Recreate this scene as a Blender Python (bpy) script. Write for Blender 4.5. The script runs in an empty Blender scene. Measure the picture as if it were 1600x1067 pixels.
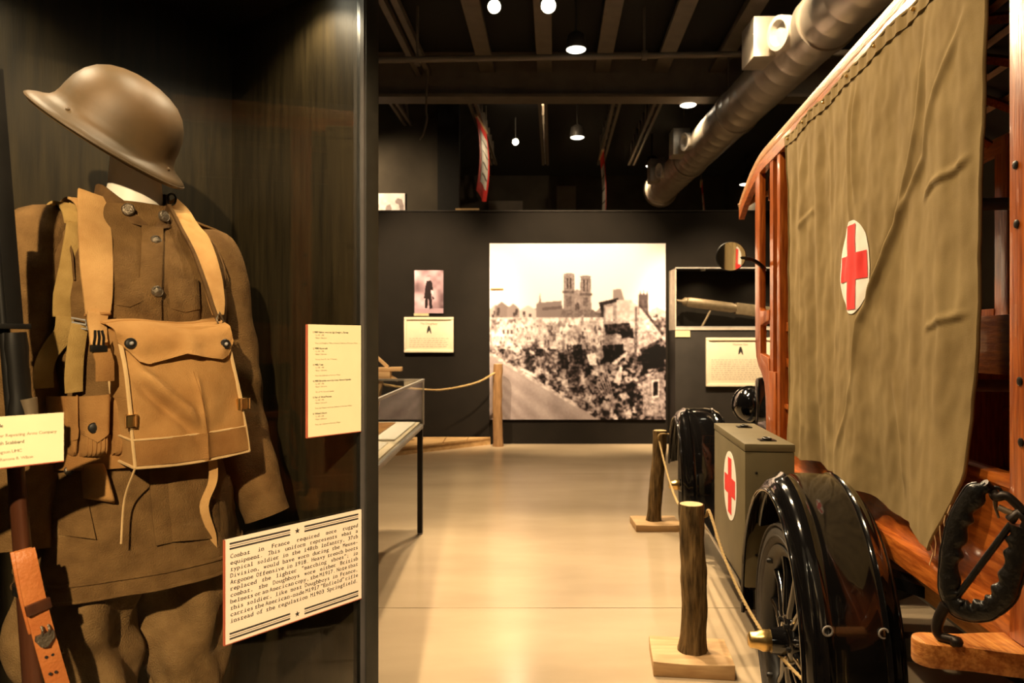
import bpy, bmesh, math, random
import numpy as np
from mathutils import Vector, noise

random.seed(7)
S = bpy.context.scene
COL = S.collection

# ------------------------------------------------------------------ camera
FPX, HC = 1130.0, 1.30            # focal length in pixels of the 1600 px frame, eye height in metres
cam_d = bpy.data.cameras.new('camera')
cam = bpy.data.objects.new('camera', cam_d)
COL.objects.link(cam)
cam.location = (0, 0, HC)
cam.rotation_euler = (math.pi / 2, 0, 0)
cam_d.sensor_width = 36
cam_d.lens = FPX / 1600 * 36
cam_d.clip_start = 0.05
cam_d.dof.use_dof = True
cam_d.dof.focus_distance = 1.9
cam_d.dof.aperture_fstop = 6.3
S.camera = cam

# ------------------------------------------------------------------ world, exposure
w = bpy.data.worlds.new('world')
S.world = w
w.use_nodes = True
w.node_tree.nodes['Background'].inputs[0].default_value = (1, 0.8, 0.55, 1)
w.node_tree.nodes['Background'].inputs[1].default_value = 0.006
S.view_settings.view_transform = 'Standard'
S.view_settings.look = 'None'
S.view_settings.gamma = 1
S.view_settings.exposure = 0.0
S.view_settings.use_curve_mapping = False
WARM = (1.0, 0.74, 0.44)

# lamp power (watts), all fixtures are built further down
PW_SPOT, PW_FLOOR, PW_CURTAIN, PW_MURAL, PW_DOWN, PW_CASE, PW_UNIFORM = 640, 900, 600, 1900, 260, 20, 1500

# ------------------------------------------------------------------ materials
def mat(name, col, rough=0.6, metal=0.0, var=0.15, scale=20.0, bump=0.0, bscale=None, stretch=None, col2=None,
        coat=0.0, detail=6.0, spec=0.5, sheen=0.0, contrast=(0.3, 0.7)):
    m = bpy.data.materials.new(name)
    m.use_nodes = True
    nt = m.node_tree
    b = nt.nodes['Principled BSDF']
    b.inputs['Roughness'].default_value = rough
    b.inputs['Metallic'].default_value = metal
    b.inputs['Specular IOR Level'].default_value = spec
    if coat:
        b.inputs['Coat Weight'].default_value = coat
        b.inputs['Coat Roughness'].default_value = 0.04
    if sheen:
        b.inputs['Sheen Weight'].default_value = sheen
        b.inputs['Sheen Roughness'].default_value = 0.6
    tc = nt.nodes.new('ShaderNodeTexCoord')
    mp = nt.nodes.new('ShaderNodeMapping')
    if stretch:
        mp.inputs['Scale'].default_value = stretch
    nt.links.new(tc.outputs['Object'], mp.inputs[0])
    n = nt.nodes.new('ShaderNodeTexNoise')
    n.inputs['Scale'].default_value = scale
    n.inputs['Detail'].default_value = detail
    nt.links.new(mp.outputs[0], n.inputs['Vector'])
    r = nt.nodes.new('ShaderNodeValToRGB')
    c2 = col2 if col2 else tuple(min(1, c * (1 + var)) for c in col)
    c1 = col if col2 else tuple(c * (1 - var) for c in col)
    r.color_ramp.elements[0].position = contrast[0]
    r.color_ramp.elements[1].position = contrast[1]
    r.color_ramp.elements[0].color = (*c1, 1)
    r.color_ramp.elements[1].color = (*c2, 1)
    nt.links.new(n.outputs['Fac'], r.inputs[0])
    nt.links.new(r.outputs[0], b.inputs['Base Color'])
    if bump:
        n2 = nt.nodes.new('ShaderNodeTexNoise')
        n2.inputs['Scale'].default_value = bscale or scale
        n2.inputs['Detail'].default_value = 4
        nt.links.new(mp.outputs[0], n2.inputs['Vector'])
        bp = nt.nodes.new('ShaderNodeBump')
        bp.inputs['Strength'].default_value = bump
        bp.inputs['Distance'].default_value = 0.01
        nt.links.new(n2.outputs['Fac'], bp.inputs['Height'])
        nt.links.new(bp.outputs[0], b.inputs['Normal'])
    return m

def emit_mat(name, col, s):
    m = bpy.data.materials.new(name)
    m.use_nodes = True
    b = m.node_tree.nodes['Principled BSDF']
    b.inputs['Base Color'].default_value = (*col, 1)
    b.inputs['Emission Color'].default_value = (*col, 1)
    b.inputs['Emission Strength'].default_value = s
    return m

def glass_mat(name, tint, spec_ior=1.45, rough=0.01, strength=1.0):
    m = bpy.data.materials.new(name)
    m.use_nodes = True
    nt = m.node_tree
    nt.nodes.remove(nt.nodes['Principled BSDF'])
    out = nt.nodes['Material Output']
    tr = nt.nodes.new('ShaderNodeBsdfTransparent')
    tr.inputs[0].default_value = (*tint, 1)
    gl = nt.nodes.new('ShaderNodeBsdfGlossy')
    gl.inputs['Roughness'].default_value = rough
    fr = nt.nodes.new('ShaderNodeFresnel')
    fr.inputs[0].default_value = spec_ior
    mu = nt.nodes.new('ShaderNodeMath')
    mu.operation = 'MULTIPLY'
    mu.inputs[1].default_value = strength
    nt.links.new(fr.outputs[0], mu.inputs[0])
    mx = nt.nodes.new('ShaderNodeMixShader')
    nt.links.new(mu.outputs[0], mx.inputs[0])
    nt.links.new(tr.outputs[0], mx.inputs[1])
    nt.links.new(gl.outputs[0], mx.inputs[2])
    nt.links.new(mx.outputs[0], out.inputs[0])
    return m

def print_mat(name, rough=0.55):
    m = bpy.data.materials.new(name)
    m.use_nodes = True
    nt = m.node_tree
    a = nt.nodes.new('ShaderNodeVertexColor')
    a.layer_name = 'Col'
    b = nt.nodes['Principled BSDF']
    b.inputs['Roughness'].default_value = rough
    b.inputs['Specular IOR Level'].default_value = 0.2
    nt.links.new(a.outputs[0], b.inputs['Base Color'])
    return m

def wood_mat(name, dark, light, rough=0.35, stretch=(3, 3, 0.35), scale=12, bump=0.15, coat=0.0):
    return mat(name, dark, rough, col2=light, scale=scale, stretch=stretch, bump=bump, bscale=scale * 2, coat=coat, detail=9, contrast=(0.35, 0.68))

MT = dict(
    concrete=mat('polished_concrete', (0.40, 0.31, 0.205), 0.19, col2=(0.56, 0.445, 0.30), scale=1.5, bump=0.015, bscale=30, detail=12, stretch=(0.6, 1.5, 1), spec=0.16, contrast=(0.25, 0.75)),
    joint=mat('floor_joint', (0.12, 0.09, 0.06), 0.8),
    wall=mat('dark_wall_paint', (0.0108, 0.0082, 0.0060), 0.75, scale=4, bump=0.05, bscale=80, spec=0.15),
    upwall=mat('upper_wall_paint', (0.05, 0.041, 0.030), 0.8, scale=1.5, var=0.3, spec=0.2),
    ceiling=mat('ceiling_black', (0.010, 0.009, 0.008), 0.9),
    steel=mat('painted_steel', (0.13, 0.105, 0.08), 0.6, scale=5),
    darksteel=mat('dark_steel', (0.035, 0.03, 0.026), 0.5),
    duct=mat('galvanised_duct', (0.62, 0.55, 0.46), 0.38, 0.75, scale=3, bump=0.06, bscale=18),
    caseblack=mat('case_black_laminate', (0.0150, 0.0106, 0.0042), 0.45, scale=60, var=0.4, bump=0.05, bscale=300, stretch=(1, 1, 0.08), spec=0.25),
    frame=mat('case_frame', (0.013, 0.012, 0.009), 0.35, scale=40),
    glass=glass_mat('case_glass', (0.985, 0.99, 0.98), 1.42, 0.005, 0.5),
    tglass=glass_mat('table_glass', (0.97, 0.98, 0.97), 1.45, 0.02, 0.3),
    ivory=mat('ivory_card', (0.56, 0.49, 0.30), 0.7, var=0.03, spec=0.2),
    cream=mat('cream_card', (0.56, 0.47, 0.36), 0.65, var=0.03, spec=0.2),
    edge=mat('card_edge', (0.25, 0.05, 0.02), 0.6),
    ink=mat('ink_black', (0.018, 0.015, 0.012), 0.6),
    boardcream=mat('board_cream', (0.80, 0.69, 0.52), 0.6, var=0.03, spec=0.2),
    paleink=mat('pale_brown_ink', (0.58, 0.49, 0.37), 0.6),
    inkgrey=mat('ink_brown_grey', (0.20, 0.15, 0.09), 0.6),
    wool=mat('olive_wool', (0.105, 0.055, 0.019), 0.95, col2=(0.180, 0.100, 0.036), scale=26, bump=0.45, bscale=420, detail=12, spec=0.15),
    wool2=mat('olive_wool_breeches', (0.15, 0.085, 0.032), 0.95, col2=(0.235, 0.14, 0.056), scale=26, bump=0.5, bscale=380, detail=12, spec=0.15),
    collar=mat('collar_wool', (0.075, 0.038, 0.014), 0.9, col2=(0.125, 0.068, 0.026), scale=40, bump=0.3, bscale=400, spec=0.15),
    bronze=mat('bronze_button', (0.20, 0.16, 0.115), 0.4, 0.7, scale=80, bump=0.4, bscale=250),
    helmet=mat('helmet_paint', (0.070, 0.045, 0.019), 0.52, col2=(0.140, 0.078, 0.032), scale=9, bump=0.1, bscale=700, detail=10, contrast=(0.35, 0.75), spec=0.4),
    plaster=mat('white_mannequin', (0.78, 0.72, 0.62), 0.5, var=0.03),
    canvas=mat('tan_canvas', (0.31, 0.150, 0.044), 0.9, col2=(0.50, 0.275, 0.096), scale=11, bump=0.3, bscale=500, detail=12, spec=0.2),
    canvas2=mat('tan_canvas_dark', (0.215, 0.096, 0.027), 0.9, col2=(0.36, 0.185, 0.06), scale=12, bump=0.3, bscale=500, detail=12, spec=0.2),
    web=mat('webbing_tan', (0.44, 0.235, 0.082), 0.9, col2=(0.58, 0.34, 0.13), scale=22, bump=0.35, bscale=600, spec=0.2, detail=10),
    webol=mat('webbing_olive', (0.30, 0.185, 0.055), 0.9, col2=(0.44, 0.285, 0.095), scale=25, bump=0.35, bscale=600, spec=0.2, detail=10),
    thread=mat('pale_piping', (0.56, 0.37, 0.17), 0.8),
    snap=mat('dark_snap', (0.03, 0.028, 0.026), 0.4, 0.6),
    brassy=mat('brass', (0.70, 0.47, 0.17), 0.28, 0.95, scale=40),
    iron=mat('black_iron', (0.016, 0.014, 0.012), 0.4, 0.5),
    stock=wood_mat('rifle_walnut', (0.045, 0.014, 0.007), (0.10, 0.034, 0.014), 0.3),
    leather=mat('orange_leather', (0.46, 0.125, 0.026), 0.5, col2=(0.60, 0.20, 0.05), scale=18, bump=0.2, bscale=200),
    bark=mat('tree_bark', (0.042, 0.026, 0.010), 0.95, col2=(0.235, 0.15, 0.062), scale=30, bump=1.0, bscale=36, stretch=(1.8, 1.8, 0.30), detail=12, spec=0.2),
    bark3=mat('tree_bark_pale', (0.22, 0.115, 0.045), 0.9, col2=(0.36, 0.20, 0.085), scale=20, bump=0.7, stretch=(1.5, 1.5, 0.3)),
    cut=mat('cut_wood', (0.60, 0.44, 0.22), 0.7, scale=60),
    pine=wood_mat('pine_board', (0.50, 0.30, 0.135), (0.66, 0.44, 0.22), 0.6, (0.6, 4, 4), 9),
    plank=wood_mat('platform_plank', (0.50, 0.30, 0.12), (0.66, 0.43, 0.20), 0.6, (0.4, 3, 3), 7),
    rope=mat('manila_rope', (0.52, 0.36, 0.155), 0.9, scale=150, bump=0.6, bscale=300),
    varnish=wood_mat('varnished_oak', (0.22, 0.042, 0.005), (0.47, 0.125, 0.018), 0.30, (6, 6, 0.5), 16, 0.12, 0.35),
    varnish_h=wood_mat('varnished_oak_long', (0.26, 0.055, 0.007), (0.52, 0.15, 0.022), 0.30, (6, 0.5, 6), 16, 0.12, 0.35),
    oaklight=wood_mat('pale_oak', (0.30, 0.115, 0.026), (0.46, 0.21, 0.06), 0.45, (7, 0.45, 7), 14, 0.2, 0.1),
    blockoak=wood_mat('block_oak', (0.42, 0.125, 0.018), (0.72, 0.31, 0.07), 0.4, (7, 0.6, 7), 20, 0.25, 0.2),
    black=mat('black_enamel', (0.0055, 0.005, 0.005), 0.10, coat=0.8, scale=3, bump=0.012, bscale=7),
    tyre=mat('grey_rubber', (0.05, 0.042, 0.034), 0.75, scale=30, bump=0.15, bscale=90),
    chassis=mat('chassis_black', (0.012, 0.011, 0.010), 0.45),
    olive=mat('olive_drab_canvas', (0.195, 0.136, 0.056), 0.95, col2=(0.268, 0.196, 0.088), scale=6, bump=0.15, bscale=500, detail=12, spec=0.15),
    boxpaint=mat('olive_drab_paint', (0.118, 0.095, 0.046), 0.55, col2=(0.145, 0.118, 0.06), scale=8, bump=0.03),
    white=mat('emblem_white', (0.80, 0.76, 0.68), 0.75, var=0.04),
    red=mat('emblem_red', (0.70, 0.022, 0.018), 0.75, var=0.08),
    bannerred=mat('banner_red', (0.72, 0.03, 0.02), 0.8, var=0.06),
    pad=mat('black_leather', (0.009, 0.008, 0.007), 0.30, scale=20, bump=0.25, bscale=120),
    hook=mat('dark_forged_iron', (0.03, 0.022, 0.017), 0.4, 0.6, scale=30),
    mirror=mat('mirror_glass', (0.9, 0.9, 0.9), 0.03, 1.0, var=0.0),
    roofcloth=mat('roof_canvas', (0.012, 0.011, 0.010), 0.7),
    lampwhite=mat('lamp_white', (0.6, 0.55, 0.48), 0.5),
    lens=emit_mat('lamp_lens', (1.0, 0.90, 0.66), 26.0),
    lensdim=emit_mat('downlight_lens', (1.0, 0.92, 0.74), 5.0),
    panelwall=mat('grey_panel', (0.026, 0.022, 0.019), 0.65, scale=5, spec=0.2),
    case_side=mat('pale_case_side', (0.46, 0.40, 0.33), 0.6),
    gun=mat('gun_metal', (0.20, 0.145, 0.088), 0.45, 0.3, scale=20),
    photo=print_mat('photo_print'),
    grey=mat('grey_metal', (0.30, 0.28, 0.26), 0.5),
)

# ------------------------------------------------------------------ mesh builder
class MB:
    def __init__(s, xf=None):
        s.v, s.f, s.xf = [], [], xf
    def add(s, vs, fs):
        o = len(s.v)
        s.v += [tuple(s.xf(*p)) if s.xf else tuple(p) for p in vs]
        s.f += [tuple(i + o for i in f) for f in fs]
        return s
    def box(s, x0, x1, y0, y1, z0, z1):
        return s.add([(x, y, z) for x in (x0, x1) for y in (y0, y1) for z in (z0, z1)],
                     [(0, 1, 3, 2), (4, 6, 7, 5), (0, 4, 5, 1), (2, 3, 7, 6), (0, 2, 6, 4), (1, 5, 7, 3)])
    def bar(s, a, b, w, h, up=(0, 0, 1)):
        a, b, up = Vector(a), Vector(b), Vector(up)
        d = (b - a).normalized()
        x = d.cross(up).normalized()
        y = x.cross(d)
        vs = []
        for p in (a, b):
            for sx, sy in ((-1, -1), (1, -1), (1, 1), (-1, 1)):
                vs.append(p + x * (sx * w / 2) + y * (sy * h / 2))
        return s.add(vs, [(0, 1, 2, 3), (7, 6, 5, 4), (0, 4, 5, 1), (1, 5, 6, 2), (2, 6, 7, 3), (3, 7, 4, 0)])
    def tube(s, pts, r, n=10, closed=False, cap=True, squash=1.0, ref=(0, 0, 1)):
        pts = [Vector(p) for p in pts]
        m = len(pts)
        rs = r if isinstance(r, (list, tuple)) else [r] * m
        vs, fs = [], []
        px = None
        for i, p in enumerate(pts):
            if closed:
                d = pts[(i + 1) % m] - pts[i - 1]
            else:
                d = pts[min(i + 1, m - 1)] - pts[max(i - 1, 0)]
            d = d.normalized()
            if px is None:
                q = Vector(ref)
                if abs(q.dot(d)) > 0.95:
                    q = Vector((1, 0, 0))
                px = (q - d * q.dot(d)).normalized()
            else:
                px = (px - d * px.dot(d)).normalized()
            py = d.cross(px)
            for k in range(n):
                a = 2 * math.pi * k / n
                vs.append(p + px * (rs[i] * math.cos(a)) + py * (rs[i] * squash * math.sin(a)))
        for i in range(m if closed else m - 1):
            j = (i + 1) % m
            for k in range(n):
                l = (k + 1) % n
                fs.append((i * n + k, i * n + l, j * n + l, j * n + k))
        if cap and not closed:
            fs.append(tuple(range(n))[::-1])
            fs.append(tuple((m - 1) * n + k for k in range(n)))
        return s.add(vs, fs)
    def ribbon(s, pts, wds, nrm, thick, widths):
        """flat strap: points, width direction and normal per point"""
        m = len(pts)
        vs, fs = [], []
        for i in range(m):
            p, wd, nn = Vector(pts[i]), Vector(wds[i]).normalized(), Vector(nrm[i]).normalized()
            wv = widths[i] if isinstance(widths, (list, tuple)) else widths
            for a, b in ((-1, 0), (1, 0), (1, 1), (-1, 1)):
                vs.append(p + wd * (a * wv / 2) + nn * (b * thick))
        for i in range(m - 1):
            for k in range(4):
                l = (k + 1) % 4
                fs.append((i * 4 + k, i * 4 + l, i * 4 + 4 + l, i * 4 + 4 + k))
        fs += [(0, 1, 2, 3), tuple((m - 1) * 4 + k for k in (3, 2, 1, 0))]
        return s.add(vs, fs)
    def grid(s, fn, nu, nv, cu=False, cap=False):
        mu = nu if cu else nu + 1
        vs = [fn(i / nu, j / nv) for j in range(nv + 1) for i in range(mu)]
        fs = []
        for j in range(nv):
            for i in range(nu):
                k = (i + 1) % mu
                fs.append((j * mu + i, j * mu + k, (j + 1) * mu + k, (j + 1) * mu + i))
        if cap:
            fs.append(tuple(range(mu)))
            fs.append(tuple(nv * mu + i for i in range(mu)))
        return s.add(vs, fs)
    def shell(s, f1, f2, nu, nv):
        """closed solid between two sheets with the same parameters"""
        m = nu + 1
        vs = [f1(i / nu, j / nv) for j in range(nv + 1) for i in range(m)]
        o = len(vs)
        vs += [f2(i / nu, j / nv) for j in range(nv + 1) for i in range(m)]
        fs = []
        for j in range(nv):
            for i in range(nu):
                a, b, c, d = j * m + i, j * m + i + 1, (j + 1) * m + i + 1, (j + 1) * m + i
                fs += [(a, b, c, d), (o + d, o + c, o + b, o + a)]
        rim = [i for i in range(m)] + [j * m + nu for j in range(1, nv + 1)] + [nv * m + i for i in range(nu - 1, -1, -1)] + [j * m for j in range(nv - 1, 0, -1)]
        for q in range(len(rim)):
            a, b = rim[q], rim[(q + 1) % len(rim)]
            fs.append((a, b, o + b, o + a))
        return s.add(vs, fs)
    def lathe(s, prof, org, axis, n=32, sx=1.0, sy=1.0, xdir=None):
        ax = Vector(axis).normalized()
        q = Vector(xdir) if xdir else (Vector((1, 0, 0)) if abs(ax.x) < 0.9 else Vector((0, 1, 0)))
        x = (q - ax * q.dot(ax)).normalized()
        y = ax.cross(x)
        org = Vector(org)
        vs, fs = [], []
        for r, h in prof:
            for k in range(n):
                a = 2 * math.pi * k / n
                vs.append(org + ax * h + x * (max(r, 1e-5) * sx * math.cos(a)) + y * (max(r, 1e-5) * sy * math.sin(a)))
        for i in range(len(prof) - 1):
            for k in range(n):
                l = (k + 1) % n
                fs.append((i * n + k, i * n + l, i * n + n + l, i * n + n + k))
        fs.append(tuple(range(n))[::-1])
        fs.append(tuple((len(prof) - 1) * n + k for k in range(n)))
        return s.add(vs, fs)
    def prism(s, poly, fn, w0, w1):
        n = len(poly)
        vs = [fn(a, b, w0) for a, b in poly] + [fn(a, b, w1) for a, b in poly]
        fs = [tuple(range(n)), tuple(range(2 * n - 1, n - 1, -1))]
        for i in range(n):
            j = (i + 1) % n
            fs.append((i, j, n + j, n + i))
        return s.add(vs, fs)
    def build(s, name, m, parent=None, smooth=False, bevel=0.0, loc=None, fixn=True):
        me = bpy.data.meshes.new(name)
        if parent is not None:
            r = parent
            while r.parent:
                r = r.parent
            base = Vector(r.location)
        elif loc is not None:
            base = Vector(loc)
        else:
            a = np.array(s.v)
            lo, hi = a.min(0), a.max(0)
            base = Vector(((lo[0] + hi[0]) / 2, (lo[1] + hi[1]) / 2, lo[2]))
        me.from_pydata([(p[0] - base.x, p[1] - base.y, p[2] - base.z) for p in s.v], [], s.f)
        if fixn:
            bm = bmesh.new()
            bm.from_mesh(me)
            bmesh.ops.recalc_face_normals(bm, faces=bm.faces)
            if bevel:
                ed = [e for e in bm.edges if len(e.link_faces) == 2 and e.calc_face_angle(0) > 0.6]
                bmesh.ops.bevel(bm, geom=ed, offset=bevel, segments=2, affect='EDGES', profile=0.6)
            bm.to_mesh(me)
            bm.free()
        if smooth or bevel:
            me.shade_smooth()
            me.set_sharp_from_angle(angle=math.radians(50))
        me.materials.append(MT[m])
        o = bpy.data.objects.new(name, me)
        COL.objects.link(o)
        if parent is not None:
            o.parent = parent
        else:
            o.location = base
        return o

def thing(name, label, cat, loc, group=None):
    o = bpy.data.objects.new(name, None)
    o.empty_display_size = 0.1
    COL.objects.link(o)
    o.location = loc
    return tag(o, label, cat, group)
def tag(o, label, cat, group=None):
    o['label'], o['category'] = label, cat
    if group:
        o['group'] = group
    return o
def struct(o, label=None, cat=None):
    o['kind'] = 'structure'
    if label:
        o['label'], o['category'] = label, cat
    return o
def part(o, label):
    o['label'] = label
    return o
def lerp(a, b, t):
    return a + (b - a) * t
def smooth(t):
    t = max(0, min(1, t))
    return t * t * (3 - 2 * t)
def interp(x, xs, ys):
    return float(np.interp(x, xs, ys))
def spline(pts, n=8):
    """Catmull-Rom through points"""
    P = [Vector(p) for p in pts]
    P = [P[0] * 2 - P[1]] + P + [P[-1] * 2 - P[-2]]
    out = []
    for i in range(1, len(P) - 2):
        for k in range(n):
            t = k / n
            a, b, c, d = P[i - 1], P[i], P[i + 1], P[i + 2]
            out.append(0.5 * ((2 * b) + (c - a) * t + (2 * a - 5 * b + 4 * c - d) * t * t + (3 * b - a - 3 * c + d) * t ** 3))
    out.append(P[-2])
    return out
def px_plane(px, py, ox, oy, dx, dy):
    """where the sight line through a photo pixel meets an upright plane: distance along it and height"""
    rx = (px - 800) / FPX
    det = -dx + rx * dy
    # (ox,oy)+k(dx,dy) = d(rx,1)
    k = (ox - rx * oy) / (rx * dy - dx)
    d = oy + k * dy
    return k, HC - (py - 533) / FPX * d

# ------------------------------------------------------------------ lettering
_gl = {}
def glyph(ch):
    if ch not in _gl:
        c = bpy.data.curves.new('glyph', 'FONT')
        c.body = ch
        c.resolution_u = 2
        o = bpy.data.objects.new('glyph', c)
        me = bpy.data.meshes.new_from_object(o)
        vs = [(v.co.x, v.co.y) for v in me.vertices]
        fs = [tuple(p.vertices) for p in me.polygons]
        bpy.data.objects.remove(o)
        bpy.data.curves.remove(c)
        bpy.data.meshes.remove(me)
        _gl[ch] = (vs, fs)
    return _gl[ch]
def put_char(mb, ch, x, y, size, fn, wfit=None):
    vs, fs = glyph(ch)
    if not vs:
        return 0
    x0, x1 = min(v[0] for v in vs), max(v[0] for v in vs)
    sx = size
    if wfit and x1 - x0 > 0.01:
        sx = min(size * 1.25, wfit / (x1 - x0))
        ox = x + (wfit - (x1 - x0) * sx) / 2 - x0 * sx
    else:
        ox = x - x0 * sx
    mb.add([fn(ox + a * sx, y + b * size) for a, b in vs], fs)
    return (x1 - x0) * sx
def mono_line(mb, text, x0, x1, y, size, fn, adv):
    """typewriter line justified between x0 and x1: fixed advance inside a word, stretched gaps"""
    words = text.split(' ')
    nch = sum(len(q) for q in words)
    gaps = len(words) - 1
    gap = (x1 - x0 - nch * adv) / gaps if gaps else 0
    if gap < adv * 0.25:
        gap = adv * 0.25
        adv = (x1 - x0 - gap * gaps) / nch
    x = x0
    for wd in words:
        for ch in wd:
            put_char(mb, ch, x + adv * 0.08, y, size, fn, adv * 0.84)
            put_char(mb, ch, x + adv * 0.14, y + size * 0.02, size, fn, adv * 0.84)
            if ch in 'ilrfnhmI1tTd':        # slab feet
                xa, xb = x + adv * 0.12, x + adv * 0.88
                mb.add([fn(xa, y), fn(xb, y), fn(xb, y + size * 0.07), fn(xa, y + size * 0.07)], [(0, 1, 2, 3)])
            x += adv
        x += gap
def prop_line(mb, text, x, y, size, fn, track=0.05):
    for ch in text:
        if ch == ' ':
            x += size * 0.27
            continue
        x += put_char(mb, ch, x, y, size, fn) + size * track
    return x
def line_width(text, size, track=0.05):
    x = 0
    for ch in text:
        if ch == ' ':
            x += size * 0.27
        else:
            vs = glyph(ch)[0]
            x += (max(v[0] for v in vs) - min(v[0] for v in vs)) * size + size * track
    return x

# ------------------------------------------------------------------ prints (colour attribute on a fine flat grid)
def print_obj(name, img, fn, parent=None):
    h, wd = img.shape[:2]
    vs = [fn(i / (wd - 1), j / (h - 1)) for j in range(h) for i in range(wd)]
    fs = [(j * wd + i, (j + 1) * wd + i, (j + 1) * wd + i + 1, j * wd + i + 1) for j in range(h - 1) for i in range(wd - 1)]
    mb = MB().add(vs, fs)
    o = mb.build(name, 'photo', parent, fixn=False)
    at = o.data.color_attributes.new('Col', 'FLOAT_COLOR', 'POINT')
    c = np.ones((h * wd, 4), dtype=np.float32)
    c[:, :3] = np.clip(img.reshape(-1, 3), 0, 1) ** 2.2
    at.data.foreach_set('color', c.ravel())
    return o
def fill(img, poly, val, a=1.0):
    h, wd = img.shape
    xs = [p[0] * wd for p in poly]
    ys = [p[1] * h for p in poly]
    x0, x1 = max(0, int(min(xs)) - 1), min(wd, int(max(xs)) + 2)
    y0, y1 = max(0, int(min(ys)) - 1), min(h, int(max(ys)) + 2)
    if x1 <= x0 or y1 <= y0:
        return
    X, Y = np.meshgrid(np.arange(x0, x1) + 0.5, np.arange(y0, y1) + 0.5)
    ins = np.zeros(X.shape, bool)
    n = len(poly)
    for i in range(n):
        j = (i + 1) % n
        xa, ya, xb, yb = xs[i], ys[i], xs[j], ys[j]
        c = ((ya > Y) != (yb > Y))
        with np.errstate(divide='ignore', invalid='ignore'):
            xi = (xb - xa) * (Y - ya) / (yb - ya + 1e-12) + xa
        ins ^= c & (X < xi)
    sub = img[y0:y1, x0:x1]
    sub[ins] = sub[ins] * (1 - a) + val * a
def vnoise(h, wd, cell, rng):
    gy, gx = int(h / cell) + 3, int(wd / cell) + 3
    g = rng.random((gy, gx))
    y, x = np.arange(h) / cell, np.arange(wd) / cell
    yi, xi = y.astype(int), x.astype(int)
    fy, fx = (y - yi)[:, None], (x - xi)[None, :]
    fy, fx = fy * fy * (3 - 2 * fy), fx * fx * (3 - 2 * fx)
    a, b = g[np.ix_(yi, xi)], g[np.ix_(yi, xi + 1)]
    c, d = g[np.ix_(yi + 1, xi)], g[np.ix_(yi + 1, xi + 1)]
    return (a * (1 - fx) + b * fx) * (1 - fy) + (c * (1 - fx) + d * fx) * fy
def sepia(L):
    return np.stack([L ** 0.95, L ** 1.03 * 0.955, L ** 1.02 * 0.955], -1)

# ================================================================== SETTING
WB = 9.18          # partition wall distance
CEIL = 5.2
m = MB().box(-7, 5, -4, 17, -0.15, -0.012)
floor = struct(m.build('floor', 'joint'))
JY = [-4, 0.0, 3.53, 7.1, 10.6, 14.0, 17]
for a, b in zip(JY[:-1], JY[1:]):
    MB().box(-7, -1.9, a + 0.003, b - 0.003, -0.012, 0).build('slab', 'concrete', floor)
    MB().box(-1.893, 5, a + 0.003, b - 0.003, -0.012, 0).build('slab', 'concrete', floor)
struct(MB().box(-7, 5, -4, 17, CEIL, CEIL + 0.1).build('ceiling', 'ceiling'))
struct(MB().box(-7.1, -7, -4, 17, 0, CEIL).build('wall_left', 'upwall'))
struct(MB().box(5, 5.1, -4, 17, 0, CEIL).build('wall_right', 'upwall'))
struct(MB().box(-7, 5, 17, 17.1, 0, CEIL).build('wall_far', 'upwall'))
struct(MB().box(-7, 5, -4.1, -4, 0, CEIL).build('wall_rear', 'upwall'))
pw = struct(MB().box(-7, 5, WB, WB + 0.12, 0, 2.95).build('wall_back', 'wall'))
MB().box(-7, 5, WB - 0.012, WB + 0.132, 2.95, 2.965).build('cap_strip', 'panelwall', pw)
struct(MB().box(-7, -1.18, 11.6, 11.7, 0, CEIL).build('wall_upper', 'upwall'))
struct(MB().box(-1.18, -0.84, 11.45, 11.75, 0, CEIL).build('trim_1', 'ceiling'))
# two access panels on the far wall
for x0, x1, z0, z1 in ((-0.55, 0.25, 4.05, 4.6), (1.05, 1.5, 4.35, 4.95)):
    m = MB().box(x0, x1, 16.97, 17.0, z0, z1)
    m.box(x0 + 0.04, x1 - 0.04, 16.955, 16.97, z0 + 0.04, z1 - 0.04)
    o = m.build('wall_vent', 'steel')
    tag(o, 'pale square panel high on the far dark wall, %s of the two' % ('left' if x0 < 0 else 'right'), 'wall panel', 'panels on far wall')

# ---------------- ceiling steel
SK = 0.058         # ceiling grid runs slightly to the right
def along(x, y0, y):
    return x + SK * (y - y0)
jx = [(-2.2, 1), (-1.32, 2), (-0.45, 1), (0.33, 1), (1.11, 1), (1.91, 1), (2.67, 1), (3.45, 1)]
names = ['far left', 'double, left', 'just right of the double one', 'above the bright spotlight', 'right of the bright spotlight', 'second right of the bright spotlight', 'above the silver duct', 'right of the silver duct']
for (x, kind), nm in zip(jx, names):
    m = MB()
    if kind == 2:
        for dx in (-0.07, 0.07):
            m.bar((along(x + dx, 7.85, 1), 1, 4.97), (along(x + dx, 7.85, 9.9), 9.9, 4.97), 0.07, 0.09)
    else:
        m.bar((along(x, 7.85, 1), 1, 5.0), (along(x, 7.85, 9.9), 9.9, 5.0), 0.20, 0.06)
        m.bar((along(x, 7.85, 1), 1, 5.1), (along(x, 7.85, 9.9), 9.9, 5.1), 0.05, 0.2)
    tag(m.build('ceiling_joist', 'steel'), 'long brown steel ceiling joist, %s' % nm, 'joist', 'near ceiling joists')
m = MB()
m.box(-7, 5, 9.75, 10.05, 4.60, 4.64).box(-7, 5, 9.88, 9.92, 4.64, 5.16).box(-7, 5, 9.75, 10.05, 5.16, 5.2)
tag(m.build('ceiling_girder', 'steel'), 'dark steel girder crossing the ceiling above the partition wall', 'girder')
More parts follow.
